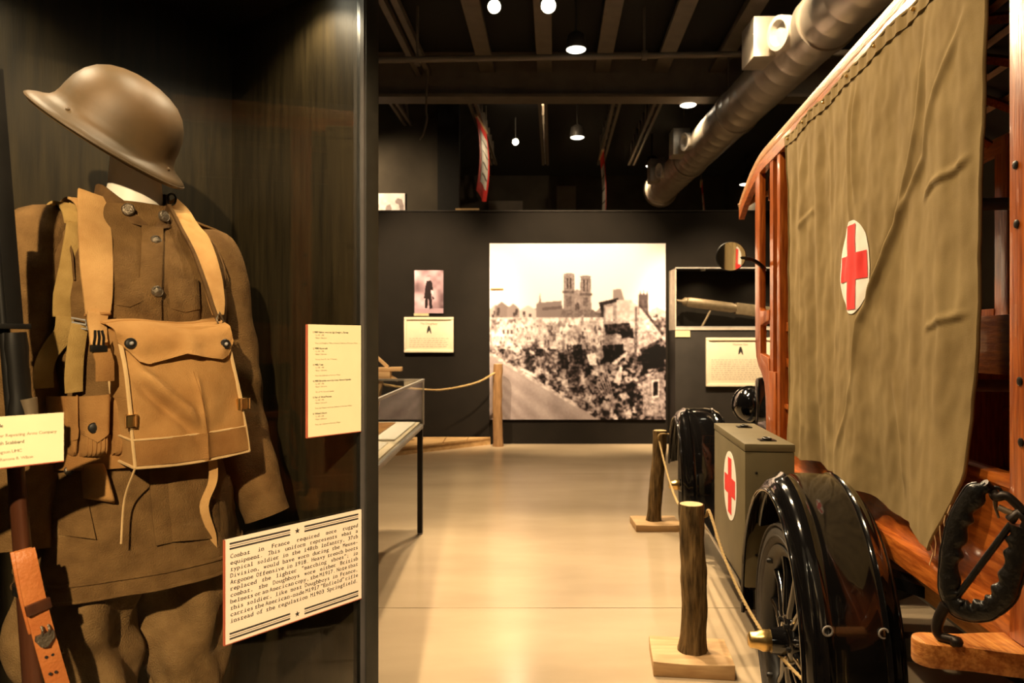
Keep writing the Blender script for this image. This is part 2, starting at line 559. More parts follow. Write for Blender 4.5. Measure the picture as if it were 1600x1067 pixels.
for x, nm in ((-1.75, 'leftmost'), (-0.60, 'carrying the wide red banner'), (0.42, 'middle'), (1.50, 'carrying the narrow red banner'), (2.10, 'next to the silver duct')):
    m = MB()
    for dx in (-0.045, 0.045):
        m.bar((along(x + dx, 10.1, 10.1), 10.1, 4.78), (along(x + dx, 10.1, 14.2), 14.2, 4.78), 0.045, 0.05)
    for q in range(9):
        y = 10.3 + q * 0.44
        m.bar((along(x, 10.1, y), y, 4.80), (along(x, 10.1, y + 0.22), y + 0.22, 5.18), 0.03, 0.03)
        m.bar((along(x, 10.1, y + 0.22), y + 0.22, 5.18), (along(x, 10.1, y + 0.44), y + 0.44, 4.80), 0.03, 0.03)
    tag(m.build('bar_joist', 'steel'), 'open web ceiling joist beyond the girder, %s' % nm, 'joist', 'far open web joists')
t = thing('ceiling_pipe', 'thin brown sprinkler pipe hung across the ceiling in front of girder', 'pipe', (0, 8.4, 4.5))
MB().tube([(-5, 8.30, 4.49), (-1.6, 8.36, 4.55), (2.6, 8.46, 4.66), (4.9, 8.5, 4.71)], 0.035, 10).build('pipe', 'steel', t, True)
for x, z in ((1.54, 4.63), (-1.1, 4.56)):
    MB().tube([(x, 8.42, z), (x, 8.42, CEIL)], 0.016, 8).build('hanger_rod', 'steel', t, True)
    MB().tube([(x - 0.03, 8.42, z), (x + 0.03, 8.42, z)], 0.055, 12).build('clamp', 'steel', t, True)
o = MB().tube(spline([(-1.12, 9.6, 4.9), (-1.14, 9.6, 4.4), (-1.13, 9.6, 4.25), (-1.18, 9.6, 4.05), (-1.23, 9.6, 3.98)]), 0.014, 6).build('hanging_cable', 'steel', None, True)
tag(o, 'loose cable end hanging down from the ceiling girder at left', 'cable')

# ---------------- ventilation duct
DX, DZ, DR = 2.86, 4.22, 0.27
t = thing('air_duct', 'long silver round ventilation duct hung under the dark ceiling', 'duct', (DX, 9, DZ - DR))
def dprof(y0, y1):
    m = MB()
    n = int((y1 - y0) / 0.28)
    pr = []
    for i in range(n):
        y = y0 + (y1 - y0) * i / n
        pr += [(DR, y - y0), (DR + 0.0025, y - y0 + 0.012), (DR, y - y0 + 0.024)]
    pr += [(DR, y1 - y0)]
    m.lathe(pr, (DX, y0, DZ), (0, 1, 0), 40)
    return m
for a, b in ((2.0, 6.6), (6.65, 9.2), (9.25, 11.6), (11.65, 13.8)):
    dprof(a, b).build('duct_section', 'duct', t, True)
for y in (6.62, 9.22, 11.62):
    MB().lathe([(DR - 0.02, -0.06), (DR + 0.018, -0.06), (DR + 0.018, 0.06), (DR - 0.02, 0.06)], (DX, y, DZ), (0, 1, 0), 40).build('collar', 'duct', t, True)
    MB().tube([(DX - 0.1, y, DZ + DR), (DX - 0.1, y, CEIL)], 0.012, 6).build('hanger_rod', 'steel', t, True)
MB().lathe([(DR, 0), (DR + 0.05, 0.03), (DR + 0.06, 0.16), (DR + 0.02, 0.2), (DR * 0.9, 0.2), (DR * 0.9, 0.02)], (DX, 13.8, DZ), (0, 1, 0), 40).build('end_cap', 'duct', t, True)
for y in (7.15, 10.9, 12.7):
    k = 1.0 if y < 8 else 0.8
    m = MB().box(DX - DR - 0.20 * k, DX - DR + 0.10, y, y + 0.38 * k, DZ - 0.10, DZ + 0.30)
    tb = m.build('takeoff_box', 'duct', t, bevel=0.01)
    MB().lathe([(0.02, 0), (0.16 * k, 0.0), (0.16 * k, 0.10), (0.12 * k, 0.10), (0.1 * k, 0.04)], (DX - DR * 0.9, y - 0.25, DZ + 0.02), (-1, -0.3, -0.1), 24).build('air_nozzle', 'lampwhite', t, True)

# ---------------- lamps
def aim(o, tgt):
    o.rotation_euler = (Vector(tgt) - Vector(o.location)).to_track_quat('-Z', 'Y').to_euler()
def spotlamp(label, loc, tgt, power, angle=60, blend=0.6, size=0.05, r=0.075, col=WARM, lens='lens', group='track spotlights'):
    t = thing('spotlight', label, 'spotlight', loc, group)
    d = (Vector(tgt) - Vector(loc)).normalized()
    L = Vector(loc)
    MB().lathe([(r * 0.55, -0.20), (r * 0.9, -0.19), (r, -0.14), (r, 0.0), (r * 0.9, 0.0), (r * 0.88, -0.02)], L, d, 24).build('lamp_can', 'darksteel', t, True)
    MB().lathe([(0.0, -0.012), (r * 0.85, -0.012), (r * 0.85, -0.006), (0.0, -0.004)], L, d, 24).build('lens', lens, t, True)
    MB().tube([L - d * 0.1 + Vector((0, 0, r)), Vector((loc[0], loc[1], 5.17)) - d * 0.1 * Vector((1, 1, 0))], 0.012, 8).build('stem', 'darksteel', t, True)
    ld = bpy.data.lights.new('spot_light', 'SPOT')
    ld.energy = power
    ld.color = col
    ld.spot_size = math.radians(angle)
    ld.spot_blend = blend
    ld.shadow_soft_size = size
    lo = bpy.data.objects.new('spot_light', ld)
    COL.objects.link(lo)
    lo.parent = t
    lo.location = d * 0.01
    lo.rotation_euler = d.to_track_quat('-Z', 'Y').to_euler()
    return t
spotlamp('dimmer of two ceiling spotlights at top, left of the brightest one', (-0.18, 7.35, 4.70), (0.6, 2.2, 0.3), PW_SPOT * 0.9, 60)
spotlamp('brightest ceiling spotlight at top, shining towards the viewer', (0.37, 7.35, 4.71), (0.35, 2.6, 0.6), PW_SPOT, 60, r=0.085)
spotlamp('tiny spotlight far back between the red banners', (0.06, 12.4, 4.72), (0.1, 9.0, 3.2), 80, 60, r=0.06)
spotlamp('added spotlight hidden behind the girder, aimed at the banners', (0.35, 10.35, 4.98), (0.3, 12.6, 4.0), 170, 85, 0.8)  # added out of sight behind the girder to brighten the banners
spotlamp('added unseen spotlight above the viewer aimed at the canvas curtain', (-1.2, 2.6, 4.75), (1.15, 2.7, 1.65), PW_CURTAIN * 1.15, 50)  # added outside the frame to light the curtain
spotlamp('added unseen spotlight aimed down at the aisle floor', (-0.5, 4.6, 4.85), (0.25, 4.1, 0), PW_FLOOR, 95, 0.8, 0.08)  # added above the frame to brighten the aisle floor
spotlamp('added unseen spotlight aimed at the large ruin photograph', (0.5, 5.8, 4.75), (0.8, 9.18, 1.55), PW_MURAL, 44, 0.7)  # out of view, added to light the mural
spotlamp('added unseen spotlight aimed at the small soldier photograph', (-1.6, 6.4, 4.75), (-1.1, 9.15, 1.6), PW_MURAL * 1.0, 40, 0.8)  # added above the frame for the soldier print and its text board
spotlamp('added unseen spotlight aimed at the gun display case', (2.1, 6.6, 4.75), (2.6, 8.8, 1.4), PW_MURAL * 1.15, 40, 0.8)  # unseen, added to light the gun case and its text board
spotlamp('added unseen spotlight aimed at the tail of the truck', (-0.9, 0.6, 4.8), (1.3, 1.5, 0.9), PW_CURTAIN * 0.52, 50)  # added out of view to light the truck's tail
spotlamp('added unseen spotlight behind the viewer aimed at the uniform case', (-0.10, -2.60, 3.15), (-0.74, 1.49, 1.22), PW_UNIFORM * 1.85, 22, 0.35)  # unseen key light behind the camera, added for the uniform
spotlamp('added unseen spotlight washing the upper wall beside the dark column', (-3.2, 10.4, 4.2), (-2.1, 11.6, 3.5), 420, 80, 0.9)  # added to put a wash of light on the upper wall
spotlamp('added unseen spotlight lighting the silver duct', (1.9, 5.9, 4.98), (2.72, 6.95, 4.3), 620, 60, 0.9)  # added above the frame to brighten the near part of the duct
spotlamp('added unseen spotlight aimed at the front of the truck', (0.1, 4.9, 4.85), (1.25, 3.9, 0.8), PW_SPOT * 0.35, 50)  # unseen fill, added to lift the truck's front end
nm = ['nearest, above the thin pipe', 'above right of the large ruin photograph', 'in the middle above the partition', 'beside the narrow red banner', 'farthest right, beside the truck roof']
for (x, y, z), n_ in zip(((0.725, 8.18, 4.60), (2.46, 10.1, 4.60), (1.056, 11.7, 4.60), (2.63, 13.6, 4.60), (4.90, 15.2, 4.60)), nm):
    t = thing('downlight', 'round white ceiling downlight, %s' % n_, 'downlight', (x, y, z), 'ceiling downlights')
    MB().lathe([(0.09, 0.0), (0.115, -0.0), (0.12, 0.03), (0.10, 0.16), (0.04, 0.2)], (x, y, z), (0, 0, 1), 24).build('lamp_can', 'darksteel', t, True)
    MB().lathe([(0.02, -0.004), (0.095, -0.006), (0.11, 0.004), (0.11, 0.02), (0.02, 0.02)], (x, y, z - 0.004), (0, 0, 1), 24).build('diffuser', 'lensdim', t, True)
    MB().tube([(x, y, z + 0.18), (x, y, CEIL)], 0.012, 6).build('stem', 'darksteel', t)
    ld = bpy.data.lights.new('down_light', 'SPOT')
    ld.energy = PW_DOWN
    ld.color = WARM
    ld.spot_size = math.radians(120)
    ld.spot_blend = 0.8
    ld.shadow_soft_size = 0.1
    lo = bpy.data.objects.new('down_light', ld)
    COL.objects.link(lo)
    lo.parent = t
    lo.location = (0, 0, -0.03)

# ---------------- hanging banners
def banner(label, p0, p1, ztop, h, marks):
    (xa, ya), (xb, yb) = p0, p1
    t = thing('hanging_banner', label, 'banner', ((xa + xb) / 2, (ya + yb) / 2, ztop - h), 'red bordered hanging banners')
    nx, ny = (yb - ya), -(xb - xa)
    l = math.hypot(nx, ny)
    nx, ny = nx / l, ny / l
    def P(off, ins=0.0):
        def f(u, v):
            uu = ins + u * (1 - 2 * ins)
            vv = ins * 1.1 + v * (1 - 2.2 * ins)
            bow = 0.05 * math.sin(math.pi * vv) + 0.02 * math.sin(uu * 6) * vv
            zz = ztop - h * vv - 0.06 * math.sin(math.pi * uu) * max(0, (vv - 0.8) / 0.2)
            return (lerp(xa, xb, uu) + nx * (off + bow), lerp(ya, yb, uu) + ny * (off + bow), zz)
        return f
    cl = MB().shell(P(0), P(0.008), 10, 18).build('cloth', 'bannerred', t, True)
    for s in (1, -1):
        o1, o2 = (0.010, 0.012) if s == 1 else (-0.002, -0.004)
        MB().shell(P(o1, 0.13), P(o2, 0.13), 8, 16).build('white_field', 'white', cl, True)
        for q in range(marks):
            v0 = 0.26 + q * 0.155
            f = P(o2 + 0.004 * s)
            f2 = P(o2 + 0.006 * s)
            MB().shell(lambda u, v: f(lerp(0.2, 0.8, u), v0 + 0.018 * v), lambda u, v: f2(lerp(0.2, 0.8, u), v0 + 0.018 * v), 4, 1).build('printed_bar', 'ink', cl)
    MB().tube([(xa, ya, ztop + 0.01), (xb, yb, ztop + 0.01)], 0.025, 8).build('top_pole', 'thread', t, True)
    for x, y in (p0, p1):
        MB().tube([(x, y, ztop), (x, y, CEIL - 0.02)], 0.006, 5).build('cord', 'steel', t)
banner('wide red bordered white banner hanging above the soldier photograph', (-0.545, 10.98), (-0.425, 11.9), 4.72, 1.12, 4)
banner('narrow red bordered banner hanging behind the top of the ruin photograph', (1.63, 12.95), (1.655, 13.6), 4.72, 1.5, 5)
banner('red banner half hidden between the duct end and the truck roof', (3.72, 14.2), (3.86, 14.75), 4.45, 1.5, 4)

# ================================================================== PARTITION WALL DISPLAYS
rng = np.random.default_rng(5)
N = 290
L = np.full((N, N), 0.93)
L -= (vnoise(N, N, 90, rng) - 0.5) * 0.04
V, U = np.meshgrid(np.linspace(0, 1, N), np.linspace(0, 1, N), indexing='ij')
n8, n4, n2, n20 = vnoise(N, N, 8, rng), vnoise(N, N, 4, rng), vnoise(N, N, 2, rng), vnoise(N, N, 22, rng)
# skyline of houses
sky = 0.36 + 0.03 * (vnoise(N, N, 14, rng)[0:1, :] - 0.5)
sky = np.repeat(sky, N, 0)
town = V > sky + 0.02
L[town] = (0.55 + 0.35 * (n8 - 0.5) + 0.25 * (n4 - 0.5) + 0.2 * (n2 - 0.5))[town]
for a, b, c, g_ in ((0.0, 0.07, 0.345, 0.62), (0.03, 0.11, 0.33, 0.45), (0.1, 0.17, 0.34, 0.5), (0.17, 0.27, 0.35, 0.7), (0.6, 0.66, 0.36, 0.5), (0.9, 1.0, 0.36, 0.68)):
    fill(L, [(a, 0.46), (a, c + 0.03), ((a + b) / 2, c), (b, c + 0.03), (b, 0.46)], g_)
    for q in range(4):
        x = random.uniform(a + 0.01, b - 0.02)
        y = random.uniform(c + 0.03, 0.43)
        fill(L, [(x, y), (x + 0.014, y), (x + 0.014, y + 0.02), (x, y + 0.02)], 0.25)
fill(L, [(0.265, 0.45), (0.265, 0.345), (0.28, 0.335), (0.287, 0.275), (0.294, 0.335), (0.41, 0.325), (0.42, 0.45)], 0.47)
fill(L, [(0.30, 0.365), (0.41, 0.355), (0.41, 0.372), (0.30, 0.38)], 0.36)
for x0, x1, y0 in ((0.418, 0.485, 0.175), (0.512, 0.578, 0.188)):
    fill(L, [(x0, 0.43), (x0 + 0.004, y0 + 0.005), (x0 + 0.002, y0), (x0 + 0.02, y0 - 0.006), (x1 - 0.02, y0 - 0.006), (x1 - 0.002, y0), (x1 - 0.004, y0 + 0.005), (x1 + 0.002, 0.43)], 0.50)
    for q in (0.28, 0.58):
        xx = lerp(x0, x1, q)
        fill(L, [(xx, y0 + 0.02), (xx + 0.010, y0 + 0.02), (xx + 0.010, y0 + 0.085), (xx, y0 + 0.085)], 0.30)
    fill(L, [(x0 - 0.004, y0 + 0.095), (x1 + 0.004, y0 + 0.095), (x1 + 0.004, y0 + 0.108), (x0 - 0.004, y0 + 0.108)], 0.36)
    fill(L, [(x0 + 0.018, y0 + 0.12), (x1 - 0.018, y0 + 0.12), (x1 - 0.018, 0.36), (x0 + 0.018, 0.36)], 0.40)
fill(L, [(0.48, 0.43), (0.48, 0.27), (0.497, 0.26), (0.515, 0.27), (0.515, 0.43)], 0.53)
fill(L, [(0.485, 0.42), (0.487, 0.35), (0.498, 0.333), (0.511, 0.35), (0.513, 0.42)], 0.30)
fill(L, [(0.41, 0.375), (0.585, 0.375), (0.62, 0.40), (0.64, 0.43), (0.40, 0.43)], 0.42)
L += np.where((U > 0.41) & (U < 0.59) & (V > 0.17) & (V < 0.43), (n2 - 0.5) * 0.16, 0)
# pale broken walls in the middle distance
mid = (V > 0.42) & (V < 0.64)
L[mid] = (0.70 + 0.42 * (n20 - 0.5) + 0.40 * (n8 - 0.5) + 0.3 * (n4 - 0.5) - 0.25 * np.clip(U - 0.5, 0, 1))[mid]
for q in range(230):
    x, y = random.uniform(0, 0.7), random.uniform(0.42, 0.66)
    a, b = random.uniform(0.008, 0.045), random.uniform(0.012, 0.05)
    fill(L, [(x, y), (x + a, y - 0.01 + random.uniform(-.01, .01)), (x + a, y + b), (x, y + b)], random.choice([0.86, 0.8, 0.74, 0.6, 0.45, 0.3]), 0.75)
for q in range(60):            # broken house walls with empty windows
    y = 0.44 + 0.16 * (q / 60) + random.uniform(-0.01, 0.01)
    x = random.uniform(-0.02, 0.64)
    a, b = random.uniform(0.04, 0.09), random.uniform(0.04, 0.075)
    g_ = random.choice([0.88, 0.82, 0.76, 0.66, 0.56])
    fill(L, [(x, y + b), (x, y + 0.012), (x + a * 0.2, y - 0.006), (x + a * 0.35, y + 0.014), (x + a * 0.6, y - 0.016), (x + a * 0.8, y + 0.004), (x + a, y + 0.02), (x + a, y + b)], g_, 0.9)
    fill(L, [(x + a, y + 0.02), (x + a * 1.25, y + 0.03), (x + a * 1.25, y + b), (x + a, y + b)], g_ * 0.55, 0.85)
    for k in range(random.randint(0, 3)):
        xx, yy = x + a * (0.15 + 0.28 * k), y + b * 0.4
        fill(L, [(xx, yy), (xx + a * 0.12, yy), (xx + a * 0.12, yy + b * 0.35), (xx, yy + b * 0.35)], 0.25, 0.9)
# dark rubble, lower right
cut = 0.63 + 0.42 * (U - 0.0) * 0.9
rub = (V > 0.56) & (V < 1.01) & (V < 0.60 + U * 0.66 + 0.1)
low = V > 0.60
L[low] = (0.36 + 0.55 * (n8 - 0.5) + 0.5 * (n4 - 0.5) + 0.25 * (n2 - 0.5))[low]
for q in range(900):
    x, y = random.uniform(0, 1.0), random.uniform(0.58, 1.0)
    a = random.uniform(0.006, 0.035)
    th = random.uniform(0, 6.28)
    e = random.uniform(0.25, 1)
    pts = [(x + a * math.cos(th + k) * (1 if i % 2 else e), y + a * math.sin(th + k) * (1 if i % 2 else e)) for i, k in enumerate((0, 1.3, 3.0, 4.4))]
    fill(L, pts, random.choice([0.85, 0.72, 0.6, 0.5, 0.38, 0.25, 0.18, 0.12, 0.1]), 0.8)
# house shell at the right
fill(L, [(0.70, 0.34), (0.70, 0.262), (0.745, 0.258), (0.765, 0.32), (0.765, 0.34)], 0.52)
fill(L, [(0.845, 0.40), (0.845, 0.29), (0.90, 0.29), (0.90, 0.42)], 0.33)
for x in (0.85, 0.868, 0.888):
    fill(L, [(x, 0.295), (x + 0.006, 0.265), (x + 0.012, 0.295)], 0.35)
fill(L, [(0.645, 0.58), (0.645, 0.34), (0.72, 0.32), (0.72, 0.58)], 0.55)
fill(L, [(0.62, 0.335), (0.73, 0.31), (0.73, 0.33), (0.65, 0.35), (0.65, 0.42), (0.64, 0.42)], 0.14)
fill(L, [(0.66, 0.36), (0.70, 0.355), (0.70, 0.44), (0.66, 0.44)], 0.75)
fill(L, [(0.72, 0.60), (0.72, 0.32), (0.80, 0.32), (0.845, 0.36), (0.83, 0.62)], 0.72)
fill(L, [(0.835, 0.63), (0.85, 0.36), (0.985, 0.52), (0.90, 0.60)], 0.70)
fill(L, [(0.845, 0.35), (0.86, 0.35), (0.99, 0.51), (0.98, 0.525)], 0.28)
fill(L, [(0.825, 0.36), (0.838, 0.36), (0.835, 0.70), (0.82, 0.70)], 0.42)
fill(L, [(0.86, 0.60), (0.99, 0.58), (0.99, 0.70), (0.87, 0.72)], 0.12)
fill(L, [(0.85, 0.60), (0.98, 0.535), (0.985, 0.55), (0.86, 0.62)], 0.35)
for x, y, a, b in ((0.65, 0.46, 0.16, 0.06), (0.64, 0.58, 0.13, 0.09), (0.40, 0.64, 0.05, 0.08), (0.47, 0.58, 0.06, 0.09), (0.88, 0.63, 0.1, 0.07), (0.20, 0.6, 0.03, 0.05), (0.74, 0.49, 0.08, 0.05), (0.77, 0.8, 0.05, 0.06)):
    fill(L, [(x, y), (x + a * 0.9, y - 0.01), (x + a, y + b), (x + a * 0.4, y + b * 0.85), (x + 0.01, y + b)], 0.13, 0.85)
fill(L, [(0.55, 0.63), (0.60, 0.62), (0.61, 0.69), (0.57, 0.69)], 0.90)
fill(L, [(0.69, 0.68), (0.78, 0.61), (0.785, 0.625), (0.71, 0.69)], 0.84)
fill(L, [(0.70, 0.79), (0.74, 0.70), (0.755, 0.70), (0.745, 0.79)], 0.82)
for q in range(6):
    fill(L, [(0.60 + q * 0.012, 0.80 - q * 0.018), (0.66 + q * 0.008, 0.88), (0.665 + q * 0.008, 0.88), (0.607 + q * 0.012, 0.795 - q * 0.018)], 0.62)
fill(L, [(0.87, 0.98), (0.87, 0.78), (0.93, 0.74), (0.99, 0.72), (0.995, 0.98)], 0.66, 0.8)
fill(L, [(0.922, 0.775), (0.962, 0.77), (0.962, 0.87), (0.922, 0.875)], 0.88)
fill(L, [(0.928, 0.785), (0.956, 0.782), (0.956, 0.862), (0.928, 0.865)], 0.22)
L += np.where((V > 0.32) & (U > 0.6), (n4 - 0.5) * 0.18, 0)
# street
kerb = 0.625 + U * 0.60
st = V > kerb + 0.012 * (n8 - 0.5)
L[st] = (0.60 + 0.08 * (n20 - 0.5) + 0.03 * np.sin((V - 0.55) / (U + 0.22) * 26) * (U > 0.03) + 0.05 * (n2 - 0.5) - 0.15 * (V - 0.65))[st]
edge = (np.abs(V - kerb) < 0.012) & (U < 0.5)
L[edge] = (0.72 + 0.3 * (n4 - 0.5))[edge]
fill(L, [(0.17, 0.715), (0.20, 0.71), (0.27, 0.745), (0.26, 0.76)], 0.86)
def blur(A):
    B = np.pad(A, 1, mode='edge')
    return (B[:-2, 1:-1] + B[2:, 1:-1] + B[1:-1, :-2] + B[1:-1, 2:] + 2 * B[1:-1, 1:-1]) / 6
L = np.where(V > 0.25, blur(blur(L)), L)
L += np.where((V > 0.42) & ~st, 0.20 * (vnoise(N, N, 3, rng) - 0.5) + 0.10 * (vnoise(N, N, 6, rng) - 0.5), 0)
L -= np.where((V > 0.5) & ~st, 0.10 * np.clip((U - 0.2) * 2, 0, 1), 0)
L = np.clip((L - 0.5) * 1.12 + 0.5, 0.05, 0.95)
MX0, MX1, MZ0, MZ1 = -0.283, 1.943, 0.312, 2.54
t = thing('photo_mural', 'large square black and white photograph of a ruined town with a two-towered cathedral', 'mural', ((MX0 + MX1) / 2, WB - 0.02, MZ0))
MB().box(MX0, MX1, WB - 0.03, WB - 0.002, MZ0, MZ1).build('backing_board', 'panelwall', t)
print_obj('print', sepia(L), lambda u, v: (lerp(MX0, MX1, u), WB - 0.0315, lerp(MZ1, MZ0, v)), t)
o = MB().box(-0.27, -0.11, WB - 0.045, WB - 0.0325, 1.955, 1.972).build('label_strip', 'webol')
tag(o, 'small yellow strip stuck on the left edge of the ruin photograph', 'label')

# soldier photo
H2, W2 = 84, 58
L = 0.72 + 0.35 * (vnoise(H2, W2, 20, rng) - 0.5) + 0.22 * (vnoise(H2, W2, 8, rng) - 0.5)
V, U = np.meshgrid(np.linspace(0, 1, H2), np.linspace(0, 1, W2), indexing='ij')
L -= 0.35 * np.exp(-(((U - 0.08) / 0.16) ** 2 + ((V - 0.38) / 0.12) ** 2))
L -= 0.25 * np.exp(-(((U - 0.95) / 0.12) ** 2 + ((V - 0.75) / 0.3) ** 2))
fill(L, [(0, 0.9), (1, 0.88), (1, 1), (0, 1)], 0.66)
fill(L, [(0.42, 0.25), (0.56, 0.24), (0.62, 0.30), (0.64, 0.50), (0.60, 0.52), (0.58, 0.36), (0.58, 0.55), (0.62, 0.88), (0.52, 0.90), (0.48, 0.62), (0.45, 0.88), (0.36, 0.88), (0.38, 0.5), (0.36, 0.46)], 0.14)
fill(L, [(0.38, 0.36), (0.34, 0.60), (0.32, 0.66), (0.38, 0.66)], 0.2)
fill(L, [(0.60, 0.58), (0.70, 0.66), (0.62, 0.68)], 0.25)
fill(L, [(0.45, 0.17), (0.54, 0.17), (0.54, 0.24), (0.46, 0.24)], 0.78)
fill(L, [(0.38, 0.16), (0.46, 0.12), (0.54, 0.12), (0.62, 0.16)], 0.60)
fill(L, [(0.57, 0.46), (0.66, 0.48), (0.66, 0.56), (0.58, 0.56)], 0.9)
img = sepia(np.clip(L, 0.06, 0.95))
img[..., 0] *= 1.03
img[..., 1] *= 0.93
def wx(px, d): return (px - 800) / FPX * d
def wz(py, d): return HC - (py - 533) / FPX * d
x0, x1, z0, z1 = wx(648, WB), wx(693, WB), wz(489, WB), wz(422, WB)
t = thing('soldier_photo', 'small portrait photograph of a standing soldier on the dark partition', 'photograph', ((x0 + x1) / 2, WB, z0))
MB().box(x0, x1, WB - 0.02, WB - 0.002, z0, z1).build('backing_board', 'panelwall', t)
print_obj('print', img, lambda u, v: (lerp(x0, x1, u), WB - 0.0215, lerp(z1, z0, v)), t)
o = MB().box(wx(647, WB), wx(670, WB), WB - 0.02, WB - 0.002, wz(493, WB), wz(487.5, WB) - 0.012).build('caption_label', 'ivory')
tag(o, 'tiny ivory caption label under the soldier photograph', 'label')

# text panels
def wall_text_panel(label, x0, x1, z0, z1, y, title):
    t = thing('information_board', label, 'text board', ((x0 + x1) / 2, y, z0))
    b = 0.035
    def fr(u, v, wv): return (u, y - wv, v)
    MB().box(x0, x1, y - 0.03, y - 0.001, z0, z1).build('board', 'boardcream', t, bevel=0.01)
    fm = MB()
    for a in ((x0, x1, z0, z0 + b), (x0, x1, z1 - b, z1), (x0, x0 + b, z0 + b, z1 - b), (x1 - b, x1, z0 + b, z1 - b)):
        fm.box(a[0], a[1], y - 0.045, y - 0.03, a[2], a[3])
    fm.build('frame', 'boardcream', t, bevel=0.006)
    f = lambda a, c: (a, y - 0.0315, c)
    mb = MB()
    s = 0.038
    wl = line_width(title, s)
    prop_line(mb, title, (x0 + x1) / 2 - wl / 2, z1 - b - 0.06, s, f)
    mb.build('title_text', 'inkgrey', t, fixn=False)
    mb = MB()
    cx, cz = (x0 + x1) / 2, z1 - b - 0.13
    mb.add([f(cx + a * 0.045, cz + c * 0.06) for a, c in ((-0.2, 0.9), (0.2, 0.9), (0.5, 0.3), (0.75, -0.8), (0.4, -0.6), (0.1, -0.1), (-0.2, -0.5), (-0.6, -0.7), (-0.5, 0.2))], [tuple(range(9))])
    mb.build('soldier_emblem', 'ink', t, fixn=False)
    mb = MB()
    r = random.Random(3)
    z = cz - 0.11
    while z > z0 + b + 0.03:
        x = x0 + b + 0.03
        while x < x1 - b - 0.06:
            wd = r.uniform(0.015, 0.05)
            mb.add([f(x, z), f(x + wd, z), f(x + wd, z + 0.011), f(x, z + 0.011)], [(0, 1, 2, 3)])
            x += wd + 0.012
        z -= 0.026
    mb.build('body_text', 'paleink', t, fixn=False)
wall_text_panel('cream framed text panel below the soldier photograph', wx(632, WB), wx(709, WB), wz(550, WB), wz(495, WB), WB, 'The Doughboy')
GC = 8.82
wall_text_panel('cream framed text panel below the gun display case', wx(1102, GC), wx(1102, GC) + 0.84, wz(603, GC), wz(527, GC), GC, 'Machine Gun')
o = MB().box(wx(1055, GC), wx(1078, GC), GC - 0.012, GC - 0.001, wz(526, GC), wz(516, GC)).build('caption_label', 'ivory')
tag(o, 'small ivory label under the left end of the gun case', 'label')

# gun case on its pedestal
gx0, gx1 = wx(1055, GC), 3.95
t = thing('gun_display_case', 'glass fronted wall case holding a machine gun, on a dark pedestal', 'display case', ((gx0 + gx1) / 2, GC + 0.18, 0))
gz0, gz1 = 1.47, 2.205
MB().box(gx0, gx1, GC, WB - 0.002, 0, gz0 - 0.03).build('pedestal', 'panelwall', t, bevel=0.004)
MB().box(gx0 - 0.0, gx1, GC - 0.012, WB - 0.002, gz0 - 0.03, gz0).build('shelf', 'case_side', t)
MB().box(gx0, gx0 + 0.012, GC, WB - 0.002, gz0, gz1).build('side_panel', 'case_side', t)
MB().box(gx0, gx1, GC, WB - 0.002, gz1 - 0.012, gz1).build('top_panel', 'panelwall', t)
MB().box(gx0 + 0.012, gx1, WB - 0.02, WB - 0.003, gz0, gz1 - 0.012).build('back_panel', 'wall', t)
MB().box(gx0 + 0.012, gx1, GC + 0.002, GC + 0.008, gz0, gz1 - 0.012).build('glass_pane', 'tglass', t)
for a, b in ((gz0, gz0 + 0.015), (gz1 - 0.015, gz1)):
    MB().box(gx0, gx1, GC - 0.008, GC + 0.002, a, b).build('trim_strip', 'grey', t)
gy = GC + 0.17
for x in (2.35, 3.1):  # both lamps are added inside the case to brighten the gun
    t = thing('case_lamp', 'added small lamp in the top of the gun case, %s' % ('left' if x < 2.5 else 'right'), 'lamp', (x, GC + 0.08, gz1 - 0.036), 'added lamps in the gun case')
    MB().lathe([(0.02, 0.0), (0.03, 0.0), (0.032, 0.022), (0.01, 0.022)], (x, GC + 0.08, gz1 - 0.036), (0, 0, 1), 16).build('housing', 'lampwhite', t, True)
    ld = bpy.data.lights.new('case_light', 'SPOT')
    ld.energy, ld.color, ld.spot_size, ld.spot_blend, ld.shadow_soft_size = 16, WARM, math.radians(140), 0.8, 0.02
    lo = bpy.data.objects.new('case_light', ld)
    COL.objects.link(lo)
    lo.parent = t
    lo.location = (0, 0, -0.006)
t = thing('machine_gun', 'water cooled machine gun on a tripod inside the wall case', 'machine gun', (2.5, gy, gz0))
def gp(px, py): return Vector((wx(px, gy), gy, wz(py, gy)))
a, b = gp(1072, 471), gp(1149, 481)
d = (b - a).normalized()
MB().lathe([(0.02, 0), (0.055, 0.01), (0.062, 0.05), (0.062, (b - a).length - 0.05), (0.05, (b - a).length)], a, d, 20).build('water_jacket', 'gun', t, True)
MB().lathe([(0.015, -0.12), (0.018, -0.06), (0.055, -0.02), (0.055, 0.0)], a, d, 16).build('muzzle', 'gun', t, True)
MB().bar(b, b + d * 0.62, 0.07, 0.14).build('receiver', 'gun', t, bevel=0.01)
MB().tube([b + d * 0.62, b + d * 0.74 + Vector((0, 0, -0.08))], 0.02, 8).build('grip', 'iron', t, True)
q = gp(1113, 474)
MB().tube([q + Vector((0, 0, -0.04)), Vector((wx(1095, gy), gy - 0.05, gz0 + 0.012))], 0.014, 8).build('leg', 'gun', t, True)
MB().tube([b + d * 0.2, b + d * 0.3 + Vector((0.2, -0.08, -0.01)) + Vector((0, 0, gz0 + 0.015 - (b + d * 0.3).z))], 0.02, 8).build('leg', 'gun', t, True)
MB().tube([b + d * 0.2, b + d * 0.4 + Vector((0.35, 0.06, 0)) + Vector((0, 0, gz0 + 0.015 - (b + d * 0.4).z))], 0.02, 8).build('leg', 'gun', t, True)

